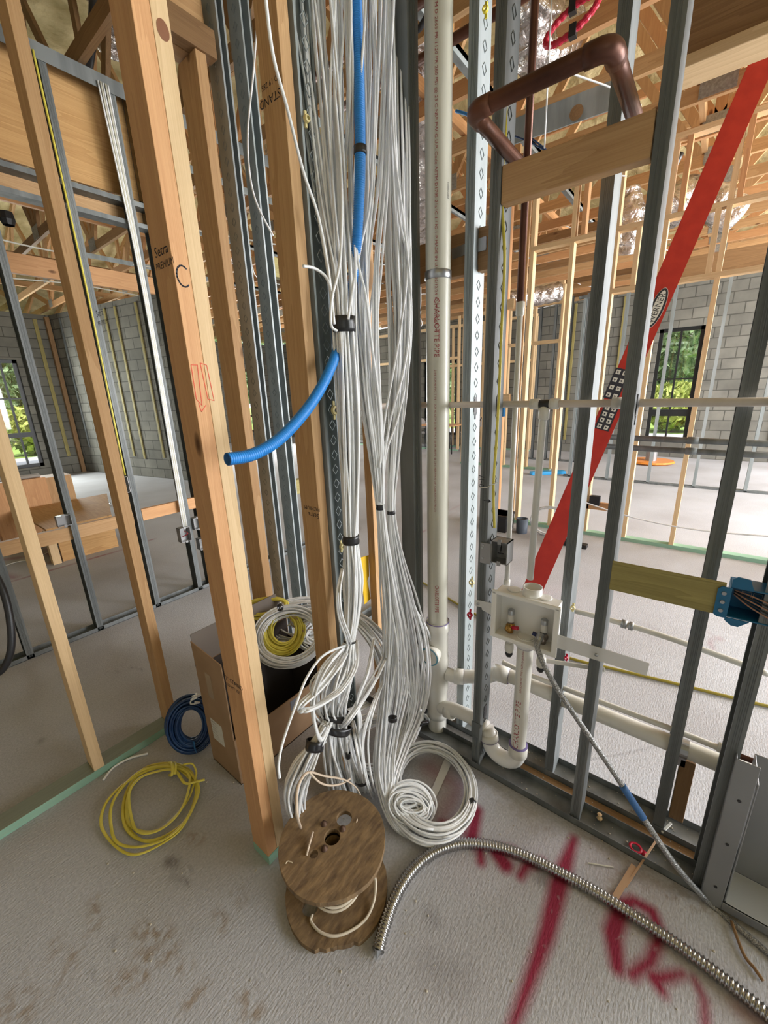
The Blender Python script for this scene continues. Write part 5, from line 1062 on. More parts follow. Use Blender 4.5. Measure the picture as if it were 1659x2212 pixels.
lookn = (CAMP-OY(615, 1370, 1.48)).normalized()
def tiltcoil(c, R1, R2, turns, thick, r, m, label, seed, tilt=.0, **k):
    n = (lookn+Vector((0, 0, tilt))).normalized(); e1 = n.cross(Vector((0, 0, 1))).normalized(); e2 = n.cross(e1); return coil('cable_coil', c, e1, e2, R1, R2, turns, thick, r, m, label, seed=seed, **k)
c1 = tiltcoil(OY(625, 1372, 1.44), .148, .128, 34, .026, .0040, WHITEC, 'white cable coil with black tape bands lying on top of the cardboard box', 21, .5)
tape(c1, OY(605, 1312, 1.50), (1, 0, -.1), .016, .018, .016); tape(c1, OY(626, 1434, 1.39), (1, 0, .2), .014, .018, .016)
tiltcoil(OY(612, 1362, 1.50), .082, .092, 34, .026, .0050, YELC, 'yellow cable coil nested inside the white coil in the cardboard box', 22, .3)
tiltcoil(OY(650, 1345, 1.56), .17, .12, 18, .035, .0042, WHITEC, 'loose white cable coil at the back of the cardboard box', 23, 1.2, jit=.8)
tiltcoil(OY(690, 1370, 1.42), .09, .06, 12, .02, .0042, WHITEC, 'small white cable coil right of the second pine post in the box', 24, .6, jit=.8)
tiltcoil(OY(600, 1400, 1.53), .07, .04, 10, .015, .0042, mat('shaded_grey_jacket', (.42, .40, .37), .5), 'cable coil greyed by painted shade deep inside the cardboard box', 25, 1.0)  # jacket colour greyed to imitate shade deep in the box
tiltcoil(OY(570, 1312, 1.62), .11, .05, 8, .012, .0055, YELC, 'yellow cable coil at the back left of the cardboard box', 26, 1.2)
rnd = random.Random(12)
for i in range(3):
    c = OY(660, 1350, 1.45); b = MB(); b.tube(spline([c+Vector((rnd.uniform(-.06, .08), rnd.uniform(-.03, .05), rnd.uniform(-.05, .07))) for _ in range(7)], 8), .0016, 6)
    tag(b.build('thin_wire', mat('bare_copper_wire%d' % i, (.42, .26, .18), .4), smooth=True), 'tangled thin reddish wire beside the yellow coil in the box', 'wire', 'thin wires in the cardboard box')
# blue coil
cblu = OZ(412, 1600, .0); cblu = OY(411, 1562, 1.70)
n = Vector((-.35, -.8, .15)).normalized(); e1 = n.cross(Vector((0, 0, 1))).normalized(); e2 = n.cross(e1)
bl = coil('cable_coil', cblu, e1, e2, .078, .108, 44, .030, .0056, BLUC, 'dark blue cable coil leaning between the green plate and the cardboard box', seed=41)
b = MB(); b.tube(spline([cblu+e2*.075+n*.03, cblu+e2*.11+n*.035, cblu+e2*.145+n*.0, cblu+e2*.12-n*.03], 6), .010, 8, flat=.3); b.build('strap', mat('blue_strap', (.02, .12, .32), .5), bl, smooth=True)
b = MB(); rnd = random.Random(3)
c = OY(428, 1510, 1.66); b.tube(spline([c+Vector((rnd.uniform(-.03, .03), rnd.uniform(-.02, .02), rnd.uniform(-.03, .035))) for _ in range(10)], 8), .0035, 7); tag(b.build('cable_scrap', WHITEC, smooth=True), 'small tangle of white cable on top of the dark blue coil', 'cable scrap')
# black hose at the left edge
b = MB(); hpz = [OD(u, v, 1.55) for u, v in ((-60, 1190), (-20, 1225), (8, 1280), (22, 1340), (24, 1400), (10, 1440), (-15, 1458), (-60, 1450))]; b.tube(spline(hpz, 8), .0125, 14); tag(b.build('black_hose', BLKP, smooth=True), 'loop of thick black hose poking in at the left edge', 'hose')

# ------------------------------------------------------------------ red ladder
pb_, pt_ = OD(1128, 1330, 2.60), OD(1700, 30, 1.98)
pb_ = OZ(1128, 1325, .02); kz = (pb_-CAMP).dot(FWD); pt_ = OD(1692, 30, kz*.80)
ax = (pt_-pb_).normalized(); nn = (pb_-CAMP).cross(pt_-CAMP).normalized(); vw = ax.cross(nn).normalized()
if vw.dot(FWD) < 0: vw = -vw
ld = empty('ladder', pb_, 'red fibreglass ladder leaning behind the laundry wall, WERNER badge on its side rail', 'ladder')
wd = .128
def rail(off):
    o = pb_+vw*off; Lr = (pt_-pb_).length*1.08; b = MB(); sd = ax.cross(vw).normalized()
    b.bar(o, o+ax*Lr, wd, .004, up=vw)
    for s_ in (-1, 1): b.bar(o+sd*(wd/2*s_)+vw*.014*(1 if off < .1 else -1), o+ax*Lr+sd*(wd/2*s_)+vw*.014*(1 if off < .1 else -1), .005, .03, up=vw)
    b.build('side_rail', REDL, ld)
rail(0); rail(.42)
for k in range(7):
    c = pb_+ax*(.30+.30*k); b = MB(); b.bar(c+vw*.02, c+vw*.40, .075, .02, up=ax); b.build('rung', GALVL, ld)
sd = ax.cross(vw).normalized()
def at_rail(u, v):
    d = ray(u, v); t = (pb_-CAMP).dot(vw)/d.dot(vw); return CAMP+d*t
pc = at_rail(1419, 666); up_ = ax; rt = up_.cross(-vw).normalized()
if rt.dot(RGT) < 0: rt = -rt
def ell(a, c, n=40): return [(a*math.cos(2*math.pi*i/n), c*math.sin(2*math.pi*i/n)) for i in range(n)]
n_off = -vw
for (a, c, m_, dz) in ((.130, .040, PAPER, .0032), (.127, .038, BLKT, .0040), (.112, .0255, PAPER, .0048)):
    b = MB(); b.prism(ell(a, c), pc+n_off*dz, ax, rt, n_off, .0005); bd_ = b.build('badge', m_, ld)
text_flat('badge_lettering', 'WERNER', .048, pc-ax*.098+rt*.0155, ax, -rt, BLKT, bd_, sx=1.0, lift=.0056) if ax.cross(-rt).dot(n_off) > 0 else text_flat('badge_lettering', 'WERNER', .048, pc-ax*.098-rt*.0155, ax, rt, BLKT, bd_, sx=1.0, lift=.0056)
for a0, a1 in (((1342, 800), (1322, 860)), ((1322, 880), (1299, 925))):
    q0, q1_ = at_rail(*a0), at_rail(*a1); mid = (q0+q1_)/2; hl = (q0-q1_).length/2+.01
    b = MB(); b.prism([(-hl, -.045), (hl, -.045), (hl, .045), (-hl, .045)], mid+n_off*.003, ax, rt, n_off, .0006); wl_ = b.build('warning_label', BLKT, ld)
    b = MB(); nr = 4
    for i in range(nr):
        for j in (-1, 1):
            c = mid-ax*hl+ax*(2*hl*(i+.5)/nr)+rt*(.021*j); b.prism([(-.014, -.013), (.014, -.013), (.014, .013), (-.014, .013)], c+n_off*.0037, ax, rt, n_off, .0004)
    b.build('pictogram', PAPER, wl_)
    b = MB()
    for i in range(nr):
        for j in (-1, 1):
            c = mid-ax*hl+ax*(2*hl*(i+.5)/nr)+rt*(.021*j); b.prism([(-.009, -.002), (.006, -.008), (.002, .006)], c+n_off*.0042, ax, rt, n_off, .0004)
    b.build('pictogram_mark', BLKT, wl_)
# ------------------------------------------------------------------ things near the wood wall beyond
XW = 4.72
def bin_(label, cx, cy, w, d, h): b = MB(); b.box(cx-d/2, cx+d/2, cy-w/2, cy+w/2, 0, h); b.box(cx-d/2-.01, cx+d/2+.01, cy-w/2-.01, cy+w/2+.01, h-.03, h); return tag(b.build('plastic_bin', BLKP, bevel=.01), label, 'bin')
bin_('black plastic bin on the floor beyond the junction box stud', 4.42, 1.80, .28, .25, .20)
b = MB(); b.lathe((4.42, 1.52, 0), (0, 0, 1), [(.06, 0), (.065, .17), (.055, .17), (.05, .01), (.0001, .01)], 20); tag(b.build('plastic_cup', mat('grey_blue_plastic', (.10, .13, .18), .5), smooth=True), 'grey-blue plastic tube standing beside the black bin', 'container')
coil('cable_coil', (4.50, 1.25, .16), (0, 1, 0), (.35, 0, 1), .19, .15, 9, .018, .006, WHITEC, 'white cable coil leaning on the wood wall beyond the ladder', seed=51)
b = MB(); b.prism([(0, 0), (.30, 0), (.30, .04), (.12, .05), (.06, .22), (0, .24)], (4.25, 1.10, 0), (0, -1, 0), (0, 0, 1), (1, 0, 0), .08); tag(b.build('foot_block', BLKP, bevel=.004), 'black plastic foot block on the floor behind the red ladder', 'plastic foot')
b = MB(); b.box(-.06, .06, 0, 0, 0, 0) if False else None
b = MB(); c = OZ(1183, 1021, .03); b.bar(c+Vector((-.2, .25, 0)), c+Vector((.2, -.25, 0)), .14, .06); tag(b.build('tool_case', mat('bright_blue_plastic', (.02, .30, .62), .4), bevel=.01), 'bright blue tool case on the floor beyond the wood wall', 'tool case')
b = MB(); b.box(4.66, 4.72, 1.90, 1.99, 1.28, 1.42); tag(b.build('electrical_box', mat('blue_box', (.01, .16, .42), .4)), 'small blue electrical box on the wood wall beside the yellow cable', 'electrical box')
b = MB(); b.box(4.66, 4.72, .80, .90, .36, .46); tag(b.build('electrical_box', BLKP), 'small black electrical box low on the wood wall right of the ladder', 'electrical box')
b = MB(); b.box(4.64, 4.72, .60, .64, .36, .50); tag(b.build('electrical_box', GREYM), 'grey electrical box low on the wood wall between the laundry studs', 'electrical box')
# wood wall X = 4.72
def wstud(y, w=.04, z0=.038, z1=3.5, m=None, label=None, x=XW, d=.089, grp='studs of the pine wall beyond the ladder'):
    b = MB(); b.box(x, x+d, y-w/2, y+w/2, z0, z1); return tag(b.build('wood_stud', m or PALE[2]), label, 'wood stud', grp)
b = MB(); b.box(XW, XW+.089, -3.4, 2.1, 0, .038); tag(b.build('bottom_plate', GRNW[1]), 'green treated bottom plate of the pine wall beyond the ladder', 'bottom plate')
yl = [OX(u, v, XW).y for u, v in ((1080, 900), (1113, 900), (1128, 900), (1205, 900), (1288, 900), (1381, 900), (1497, 900), (1614, 900))]
labs = ['pine stud seen just right of the yellow cable', 'left one of the doubled pine studs behind the white risers', 'right one of the doubled pine studs behind the white risers', 'pine stud seen between the white riser and the ladder', 'pine stud seen between the ladder and the rear laundry stud', 'pine stud left of the tall far window', 'pine stud crossing the right side of the tall far window', 'pine stud right of the tall far window']
for i, y in enumerate(yl): wstud(y, .038, label=labs[i], m=(PALE[2], ORAN[2])[i == 0])
for k in range(5): wstud(yl[-1]-.5*(k+1), label='pine stud of the far wall hidden towards the right edge')
for i, (z, y0, y1, lb) in enumerate(((2.42, -3.4, 1.05, 'lower header board of the pine wall, seen above the far window'), (2.93, -3.4, 1.70, 'upper header board of the pine wall beyond the ladder'), (3.5, -3.4, 2.1, 'top plate of the pine wall beyond the ladder'))):
    b = MB(); b.box(XW-.004, XW+.085, y0, y1, z, z+.04); tag(b.build('header_board', PALE[1]), lb, 'header board')
for i in range(8):
    y = 1.6-.38*i
    if i in (1, 3, 4, 6, 7): wstud(y, .038, 2.97, 3.5, ORAN[2], 'short cripple stud above the upper header of the pine wall', grp='cripple studs of the pine wall')
for i in range(5): wstud(.75-.55*i, .038, 2.46, 2.93, PALE[2], 'short cripple stud between the two headers of the pine wall', grp='lower cripple studs of the pine wall')
b = MB(); b.box(XW+.0, XW+.04, .58, .93, .30, .345); b.box(XW, XW+.04, .58, .93, .345, .38); tag(b.build('blocking_board', ORAN[1]), 'orange blocking between pine studs under the small black box', 'blocking board')
for z, lb in ((1.43, 'lower'), (2.42, 'upper')): b = MB(); b.box(XW-.01, XW+.05, 1.86, 1.99, z, z+.10); tag(b.build('blocking_board', PALE[1]), '%s of two short pale blocks on the pine stud right of the yellow cable' % lb, 'blocking board')
for k, (v, lb) in enumerate(((946, 'upper'), (968, 'lower'))):
    z = OX(1400, v, 3.3).z; b = MB(); b.tube([(3.3, .70, z), (3.3, -.9, z-.02)], .019, 12); b.lathe((3.3, .1, z-.007), (0, -1, 0), [(.019, 0), (.023, .0), (.023, .06), (.019, .06)], 14)
    tag(b.build('metal_conduit', GALV, smooth=True), '%s of two grey metal conduits crossing in front of the far window' % lb, 'conduit', 'conduit rack')
b = MB(); b.tube(spline([(3.9, .95, .62), (3.9, .4, .50), (3.9, -.1, .47), (3.9, -.7, .52)], 6), .006, 6); tag(b.build('cable', WHITEC, smooth=True), 'pale cable drooping horizontally below the two metal conduits', 'cable')
# metal wall X = 7.8
def metal_wall_x(x, y0, y1, step, z1, group, label, m=GALVL, hz=()):
    track_ = MB(); track_.box(x, x+.09, y0, y1, 0, .03); tag(track_.build('floor_track', GALV), 'floor track of the %s' % group, 'metal track')
    y = y0; proto = None
    while y < y1:
        if proto is None:
            proto = empty('metal_stud', (x, y, 0), label, 'metal stud', group); b = MB(); b.prism(c_profile(.04, .09), (x, y, .01), (0, 1, 0), (1, 0, 0), (0, 0, 1), z1); b.build('channel', m, proto)
        else:
            o = proto.copy(); COL.objects.link(o); o.location.y = y
            for ch in proto.children: c = ch.copy(); COL.objects.link(c); c.parent = o
        y += step
    for z in hz: b = MB(); b.box(x-.004, x+.088, y0, y1, z, z+.04); tag(b.build('cross_channel', GALV), 'horizontal channel of the %s' % group, 'metal channel')
metal_wall_x(7.8, -2.4, 1.99, .61, 2.95, 'far right metal stud wall', 'pale metal stud in the partition in front of the far window', hz=(2.95,))
b = MB(); b.box(7.85, 7.87, -1.8, 1.2, 3.0, 3.28); tag(b.build('plywood_panel', BROWN[1]), 'orange plywood bulkhead above the far right metal stud wall', 'plywood panel')
metal_wall_x(9.4, 1.9, 3.4, .30, 3.3, 'dense metal stud group in the middle distance', 'grey metal stud of the dense middle-distance group', m=GALV)
metal_wall_x(10.2, 6.2, 9.4, .5, 3.2, 'far middle metal stud wall', 'grey metal stud beyond the folding chairs', m=GALV)
# far wood walls
def wood_wall_x(x, y0, y1, step, z1, group, m=PALE, hz=(), skip=()):
    b = MB(); b.box(x, x+.09, y0, y1, 0, .04); tag(b.build('bottom_plate', GRNW[1]), 'bottom plate of the %s' % group, 'bottom plate')
    y = y0; first = None; i = 0
    while y <= y1+.01:
        if i not in skip:
            if first is None: b = MB(); b.box(x, x+.09, y-.02, y+.02, .04, z1); first = tag(b.build('wood_stud', m[2]), 'pine stud of the %s' % group, 'wood stud', group)
            else: o = first.copy(); COL.objects.link(o); o.location.y = y
        y += step; i += 1
    for k, z in enumerate(hz): b = MB(); b.box(x-.004, x+.085, y0, y1, z, z+.06); tag(b.build('header_board', m[1]), '%s horizontal board of the %s' % (('lowest', 'middle', 'top')[k], group), 'header board')
wood_wall_x(8.2, 2.35, 4.3, .48, 3.3, 'pine partition seen behind the white risers', hz=(2.35, 3.0, 3.3))
wood_wall_x(9.9, 5.3, 9.3, .55, 3.4, 'pine partition behind the folding chairs', hz=(2.35, 3.1, 3.4), skip=(2, 3, 5))
wood_wall_x(10.6, 3.6, 6.0, .45, 3.2, 'farthest pine partition in the centre', hz=(1.1, 2.2, 3.2))
b = MB(); b.box(9.98, 10.0, 5.6, 6.1, 1.5, 2.2); tag(b.build('plywood_panel', PLYW[1]), 'small plywood panel in the far partition just right of the vent stack', 'plywood panel')
# ------------------------------------------------------------------ folding chairs and table in the distance
def chair(x, y, rz, label):
    root = empty('folding_chair', (0, 0, 0), label, 'folding chair', 'folding chairs in the distance')
    b = MB(); b.box(-.2, .2, -.2, .2, .43, .455); b.build('seat', CHAIRM, root, bevel=.01)
    b = MB(); pr = [(x_*.2, .78+.10*math.sqrt(max(0, 1-x_*x_))) for x_ in [i/6-1 for i in range(13)]]; b.prism([(-.2, .60), (.2, .60)]+[(a, c) for a, c in reversed(pr)], (0, .20, 0), (1, 0, 0), (0, .12, 1), (0, 1, 0), .02); b.build('backrest', CHAIRM, root)
    for s in (-1, 1):
        b = MB(); b.tube([(s*.22, -.25, 0), (s*.22, .28, .85)], .012, 8); b.build('leg', BLKP, root, smooth=True)
        b = MB(); b.tube([(s*.20, .25, 0), (s*.20, -.12, .5)], .012, 8); b.build('leg', BLKP, root, smooth=True)
    root.location = (x, y, 0); root.rotation_euler.z = rz; return root
c0 = OZ(903, 968); c1_ = OZ(985, 966)
chair(c0.x, c0.y, 2.2, 'grey folding chair in the distance left of the vent stack')
chair(c1_.x-.4, c1_.y+.25, -1.0, 'grey folding chair in the distance right of the vent stack, nearer one'); chair(c1_.x-.1, c1_.y-.45, -2.4, 'grey folding chair in the distance right of the vent stack, farther one')
tb = empty('folding_table', (9.6, 5.75, 0), 'low table with clutter beside the distant folding chairs', 'table')
b = MB(); b.box(9.3, 9.9, 5.1, 6.2, .70, .73); b.build('tabletop', ORAN[1], tb)
for x, y in ((9.34, 5.15), (9.34, 6.15), (9.86, 5.15), (9.86, 6.15)): b = MB(); b.tube([(x, y, 0), (x, y, .7)], .015, 8); b.build('leg', BLKP, tb, smooth=True)
c = OZ(1405, 1000); b = MB(); b.lathe((c.x, c.y, 0), (0, 0, 1), [(.35, .0), (.42, .03), (.40, .06), (.0001, .05)], 20); b.lathe((c.x, c.y, .05), (0, 0, 1), [(.10, 0), (.10, .25), (.0001, .26)], 12, mi=1); tag(b.build('floor_machine', [ORNG, GREYM]), 'orange disc with a grey cylinder on the floor below the far window', 'machine')
# yellow sheet behind the cable bundles
b = MB(); P = OY(786, 1200, 1.245); P = Vector((1.372, 1.245, P.z)); b.prism([(-.02, 0), (.05, -.01), (.045, -.12), (.03, -.14), (.05, -.25), (.0, -.26)], (P.x, 1.2425, P.z), (1, 0, 0), (0, 0, 1), (0, 1, 0), .003); tag(b.build('caution_sheet', YSIGN), 'yellow plastic sheet hanging between the two cable groups', 'plastic sheet')
# ------------------------------------------------------------------ timber and plywood stack at left
ts = empty('timber_stand', (1.2, 6.0, 0), 'rough plywood and timber stand on the floor behind the left metal wall', 'timber stand')
pz = OY(200, 1125, 5.18).z
b = MB(); b.box(1.02, 1.55, 5.18, 5.2, .0, pz); b.build('front_panel', PLYW[0], ts)
b = MB(); b.prism([(.95, 5.18), (1.55, 5.18), (1.95, 6.5), (.95, 6.5)], (0, 0, pz), (1, 0, 0), (0, 1, 0), (0, 0, 1), .02); b.build('top_panel', PLYW[1], ts)
b = MB(); b.box(.93, 1.0, 5.15, 5.24, 0, pz); b.build('leg', PALE[2], ts)
h_ = OY(150, 1025, 6.6).z
b = MB(); b.box(1.35, 1.62, 6.6, 6.9, 0, h_); b.build('post_block', PINE[2], ts)
b = MB(); b.box(.78, 1.34, 6.55, 6.75, 0, h_+.02); b.build('post_block', ORAN[2], ts)
for k in range(3): b = MB(); b.box(-1.2, .74, 6.7+.12*k, 6.8+.12*k, .27*(k % 2), .27+.33*(k > 0)); b.build('timber', (ORAN, BROWN, PINE)[k][0], ts)
b = MB(); b.tube(spline([(.35, 6.6, h_+.06), (.7, 6.6, h_+.06), (1.0, 6.62, h_+.05), (1.3, 6.65, h_+.04)], 5), .05, 10, flat=.5); tag(b.build('tarp_roll', mat('grey_tarp', (.40, .37, .33), .8), smooth=True), 'rolled grey tarp on top of the timber stand', 'tarp')
b = MB(); q = OY(124, 1015, 6.6); b.lathe((q.x, 6.62, h_+.02), (0, 0, 1), [(.035, 0), (.037, .16), (.018, .20), (.018, .22)], 16); b.lathe((q.x, 6.62, h_+.02), (0, 0, 1), [(.036, .16), (.037, .2), (.02, .24), (.0001, .245)], 16, mi=1); tag(b.build('bottle', [mat('pale_bottle', (.6, .62, .58), .2), GREENP], smooth=True), 'upright bottle with dark green cap on the timber stand', 'bottle')
q = OZ(222, 1088, .035); b = MB(); b.lathe(q, (.9, -.45, 0), [(.001, -.11), (.033, -.105), (.033, .05), (.014, .085), (.014, .11), (.0001, .11)], 16); br_ = b.build('water_bottle', GLASS, smooth=True); tag(br_, 'clear plastic water bottle lying on the floor at left', 'bottle')
b = MB(); b.lathe(q, (.9, -.45, 0), [(.0338, -.02), (.0338, .025)], 16); b.build('bottle_label', mat('teal_label', (.02, .20, .26), .5), br_, smooth=True).location = (0, 0, 0)
b = MB(); b.tube(spline([OZ(0, 1226, .006), OZ(22, 1218, .006), OZ(45, 1212, .006), OZ(68, 1209, .006), OZ(110, 1190, .006), OZ(130, 1175, .006)], 6), .005, 6); tag(b.build('cable_scrap', PVC, smooth=True), 'thin pale cable on the red-marked floor at left', 'cable scrap')
# cables on the left metal wall
for i, (x, z0, z1, m_, lb) in enumerate(((1.125, 1.09, 3.5, YELC, 'long yellow cable down the left metal wall to the grey knee-high box'), (1.085, 1.09, 1.9, PVCV, 'shorter cream cable entering the grey knee-high box on the left metal wall'))):
    b = MB(); b.tube(spline([(x, YM-.012, z1), (x+.01, YM-.01, (z0+z1)/2), (x-.003, YM-.012, z0)], 8), .006, 7); tag(b.build('cable', m_, smooth=True), lb, 'cable')
cb_ = empty('cable_bunch', (1.49, YM-.01, .6), 'bunch of pale cables tied down the metal stud with the low switch box', 'cable bunch')
for k in range(5):
    b = MB(); b.tube(spline([(1.44+.014*k, YM-.015-.004*(k % 2), 3.5), (1.475+.007*k, YM-.018, 2.6), (1.48+.006*k, YM-.015, 1.9), (1.46+.008*k, YM-.015, .60)], 8), .0055, 7); b.build('cable', (WHITEC, PVCV)[k % 2], cb_, smooth=True)
# ------------------------------------------------------------------ roof trusses (run along Y)
PLATE = noisy('truss_plate_steel', (.25, .24, .21), (.38, .37, .34), 60, .6, .1, 0)
def truss(x, idx):
    big = x > 2.2
    Y0_, Y1_ = -3.0, YL+1.6; zb_ = 3.57; root = empty('roof_truss', (x, 4, zb_), ['roof truss over the left rooms, brown against the yellow foam', 'roof truss of orange-brown pine over the right-hand rooms'][big], 'roof truss', 'roof trusses')
    mats_ = ORAN if (idx % 3 == 0 and big) else (PINE if big else BROWN)
    b = MB(); b.box(x-.02, x+.02, Y0_, Y1_, zb_, zb_+.10); b.build('bottom_chord', mats_[1], root)
    n = 15; ys = [Y0_+(Y1_-Y0_)*i/n for i in range(n+1)]; zt_ = [max(roof_z(x, y)-.16, zb_+.14) for y in ys]
    b = MB()
    for i in range(n): b.bar((x, ys[i], zt_[i]), (x, ys[i+1], zt_[i+1]), .04, .09)
    b.build('top_chord', mats_[1], root)
    for i in range(n):
        if zt_[i]-zb_ < .3 and zt_[i+1]-zb_ < .3: continue
        a, c = ((ys[i], zb_+.05), (ys[i+1], zt_[i+1])) if i % 2 else ((ys[i], zt_[i]), (ys[i+1], zb_+.05))
        b = MB(); b.bar((x, a[0], a[1]), (x, c[0], c[1]), .038, .085); b.build('web', mats_[2], root)
        if i % 2 == 0: b = MB(); b.box(x-.019, x+.019, ys[i+1]-.04, ys[i+1]+.04, zb_+.1, zt_[i+1]); b.build('web', mats_[2], root)
        if i % 2 == 0:
            for s_ in (-1, 1): g = MB(); yy = ys[i+1]; g.box(x+s_*.0206, x+s_*.0230, yy-.11, yy+.11, zb_+.01, zb_+.15); g.build('gusset_plate', PLATE, root)
tx = [-.45+.61*i for i in range(19)]
for i, x in enumerate(tx): truss(x, i)
# cross bracing and furring along X under the trusses
for i, (y, m_, z, w_) in enumerate(((1.5, GALVL, 3.50, .07), (2.6, GALVL, 3.50, .07), (3.9, GALVL, 3.50, .07), (5.2, GALVL, 3.50, .07), (7.0, GALVL, 3.5, .07))):
    b = MB(); b.box(2.3+.5*i, 10.6, y, y+w_, z+.03, z+.06); b.box(2.3, 10.6, y, y+.004, z, z+.06); tag(b.build('furring_channel', m_), 'bright metal furring channel running under the roof trusses', 'metal channel', 'furring channels under the trusses')
for i, (y, m_) in enumerate(((.4, PINE), (2.0, ORAN), (4.6, PINE), (6.2, ORAN), (8.4, BROWN), (10.2, PINE))):
    b = MB(); b.box(-1.0 if y > 4 else 2.2, 10.1, y, y+.04, 3.68, 3.77); tag(b.build('brace_board', m_[0]), 'pine brace board running across the roof trusses', 'brace', 'brace boards across the trusses')
# lowered ceiling frame and soffits in the right distance
for i in range(12):
    x = 5.4+.42*i; b = MB(); b.box(x-.02, x+.02, 1.2, 7.5, 3.30, 3.39); tag(b.build('ceiling_joist', (ORAN, BROWN, PINE)[i % 3][1]), 'orange-brown ceiling joist in the distance behind the stack', 'joist', 'ceiling joists in the distance')
# ------------------------------------------------------------------ foil ducts, ceiling cables
def duct(pts, r, label, m=FOIL):
    q = spline([Vector(p) for p in pts], 14); rnd = random.Random(len(label)); rad = [r*(1+.05*math.sin(i*1.3)+rnd.uniform(-.05, .05)) for i in range(len(q))]
    b = MB(); b.tube(q, rad, 20); tag(b.build('foil_duct', m, smooth=True), label, 'duct')
duct([OX(905, -60, 3.0), OX(900, 60, 3.1), OX(905, 200, 3.4), OX(925, 320, 3.8), OX(905, 440, 4.3), OX(920, 520, 4.9)], .19, 'crinkled foil duct hanging down behind the top of the vent stack')
duct([OX(1180, -30, 3.0), OX(1135, 60, 3.1), OX(1175, 120, 3.3), OX(1220, 60, 3.6)], .14, 'crinkled foil duct bend behind the red plastic ring')
duct([OX(1350, 420, 5.2), OX(1362, 480, 5.2), OX(1350, 545, 5.3)], .13, 'foil duct drop seen between the two right-hand metal studs')
duct([OX(1440, 460, 5.4), OX(1500, 420, 5.6), OX(1590, 470, 5.8)], .16, 'foil duct behind the upper part of the red ladder')
duct([OX(1100, 650, 7.0), OX(1160, 640, 7.2), OX(1210, 630, 7.4)], .14, 'shiny foil duct lying across the distant ceiling')
duct([OY(205, -40, 4.4), OY(235, 30, 4.5), OY(240, 110, 4.7)], .13, 'foil duct at the upper left between the pine studs')
duct([OY(480, 300, 6), OY(520, 420, 6.5), OY(500, 560, 7.5)], .14, 'foil duct seen between the rear knurled studs')
duct([OX(700, 380, 5), OX(640, 300, 5), OX(580, 330, 5)], .13, 'foil duct behind the cable bundles')
rnd = random.Random(77)
for i in range(26):
    x = rnd.uniform(3.2, 9.5); y = rnd.uniform(.5, 7); z = 3.5; P = [Vector((x, y, z))]
    for k in range(4): P.append(P[-1]+Vector((rnd.uniform(.1, .6), rnd.uniform(-.5, .5), -P[-1].z+z-rnd.uniform(.02, .22))))
    b = MB(); b.tube(spline(P, 6), .006, 5); tag(b.build('ceiling_cable', WHITEC, smooth=True), 'white cable drooping from the distant ceiling framing', 'cable', 'white cables drooping from the ceiling')
for i in range(3):
    y = 5.0+1.9*i; b = MB(); b.tube(spline([Vector((-1.5+1.1*k, y+rnd.uniform(-.15, .15), 3.53+rnd.uniform(-.03, .02))) for k in range(6)], 6), .010, 6); tag(b.build('ceiling_cable', PVC, smooth=True), 'pale cable run crossing under the left roof trusses', 'cable', 'pale cable runs over the left room')
for u, v, lb in ((19, 487, 'lower'), (54, 430, 'upper')):
    q = OZ(u, v, 3.4); b = MB(); b.lathe(q, (0, 0, 1), [(.05, 0), (.07, .05), (.06, .12), (.0001, .13)], 10); tag(b.build('light_socket', BLKP), '%s of two black lamp sockets hanging in the left roof space' % lb, 'lamp socket')
b = MB(); b.tube(spline([OX(908, 560, 6), OX(909, 650, 6), OX(906, 680, 6), OX(912, 700, 6), OX(903, 705, 6), OX(909, 672, 6)], 6), .008, 6); tag(b.build('cable_coil', WHITEC, smooth=True), 'small white cable loop dangling left of the vent stack lettering', 'cable coil')
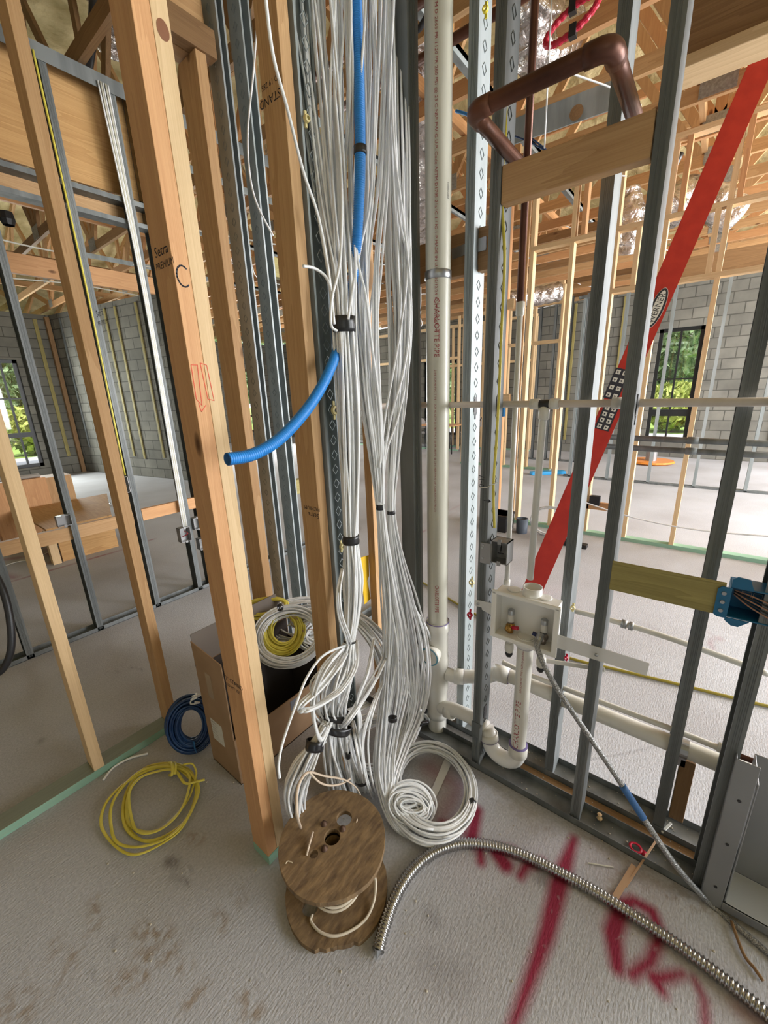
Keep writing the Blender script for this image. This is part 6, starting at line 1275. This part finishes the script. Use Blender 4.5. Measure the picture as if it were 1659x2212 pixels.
# metal bar hanger with holes
p0 = OX(1100, 290, 3.6); hb = MB(); hb.bar(OX(1110, 285, 3.6), OX(1325, 205, 3.6), .012, .16); tag(hb.build('hanger_plate', GALVL), 'wide bright steel hanger plate behind the copper loop', 'steel plate')
b = MB(); c = OX(1245, 243, 3.57); b.lathe(c, (-1, 0, 0), [(.045, 0), (.0001, .004)], 18); o_ = b.build('hanger_hole', BROWN[0], hb and [o for o in bpy.data.objects if o.name.startswith('hanger_plate')][0], smooth=True)
# red plastic ring with black clips, hanging string
rc_ = OX(1234, 45, 2.1); rg = empty('red_ring', rc_, 'red plastic ring hanging at the top of the picture', 'plastic ring'); e1 = Vector((0, -1, .25)).normalized(); e2 = Vector((.45, .1, .9)).normalized(); P = []
for i in range(48): a = 2*math.pi*i/48; P.append(rc_+e1*(.098*math.cos(a))+e2*(.066*math.sin(a)))
b = MB(); b.tube(P, [.010+.003*(i % 2) for i in range(48)], 10, closed=True); b.build('ring', REDP, rg, smooth=False)
for i in (12, 37): b = MB(); b.bar(P[i]-Vector((0, .0, .02)), P[i]+Vector((0, 0, .02)), .026, .026); b.build('clip', BLKP, rg)
b = MB(); b.tube([rc_+Vector((.0, 0, .09)), rc_+Vector((.02, 0, 1.3))], .014, 8); b.build('hanger_strap', BLKP, rg)
b = MB(); b.tube([OX(1192, -10, 2.0), OX(1187, 100, 2.0), OX(1176, 320, 2.0)], .003, 6); tag(b.build('string', WHITEC, smooth=True), 'thin white string hanging past the red plastic ring', 'string')
for i, (P_, m_, lb) in enumerate((([OX(985, 240, 1.8), OX(1010, 248, 1.8), OX(1025, 262, 1.8)], BLUEP, 'blue cable end poking out behind the copper elbow'), ([OX(1100, 290, 3.4), OX(1140, 305, 3.4), OX(1180, 325, 3.4), OX(1150, 300, 3.4)], BLUC, 'blue cable above the blocking board'), ([OX(868, 55, 2.4), OX(885, 66, 2.4), OX(905, 62, 2.4), OX(925, 30, 2.4)], BLKP, 'thick black cable bend behind the top of the vent stack'), ([OX(1390, 565, 5), OX(1430, 420, 5), OX(1470, 330, 5)], BLKP, 'black strap in the roof space beside the ladder'), ([OZ(185, 180, 3.7), OZ(200, 70, 3.8), OZ(205, -20, 4.0)], BLKP, 'black strap in the upper left roof space'))):
    b = MB(); b.tube(spline(P_, 6), (.006, .006, .016, .03, .03)[i], 8); tag(b.build('ceiling_cable', m_, smooth=True), lb, 'cable')
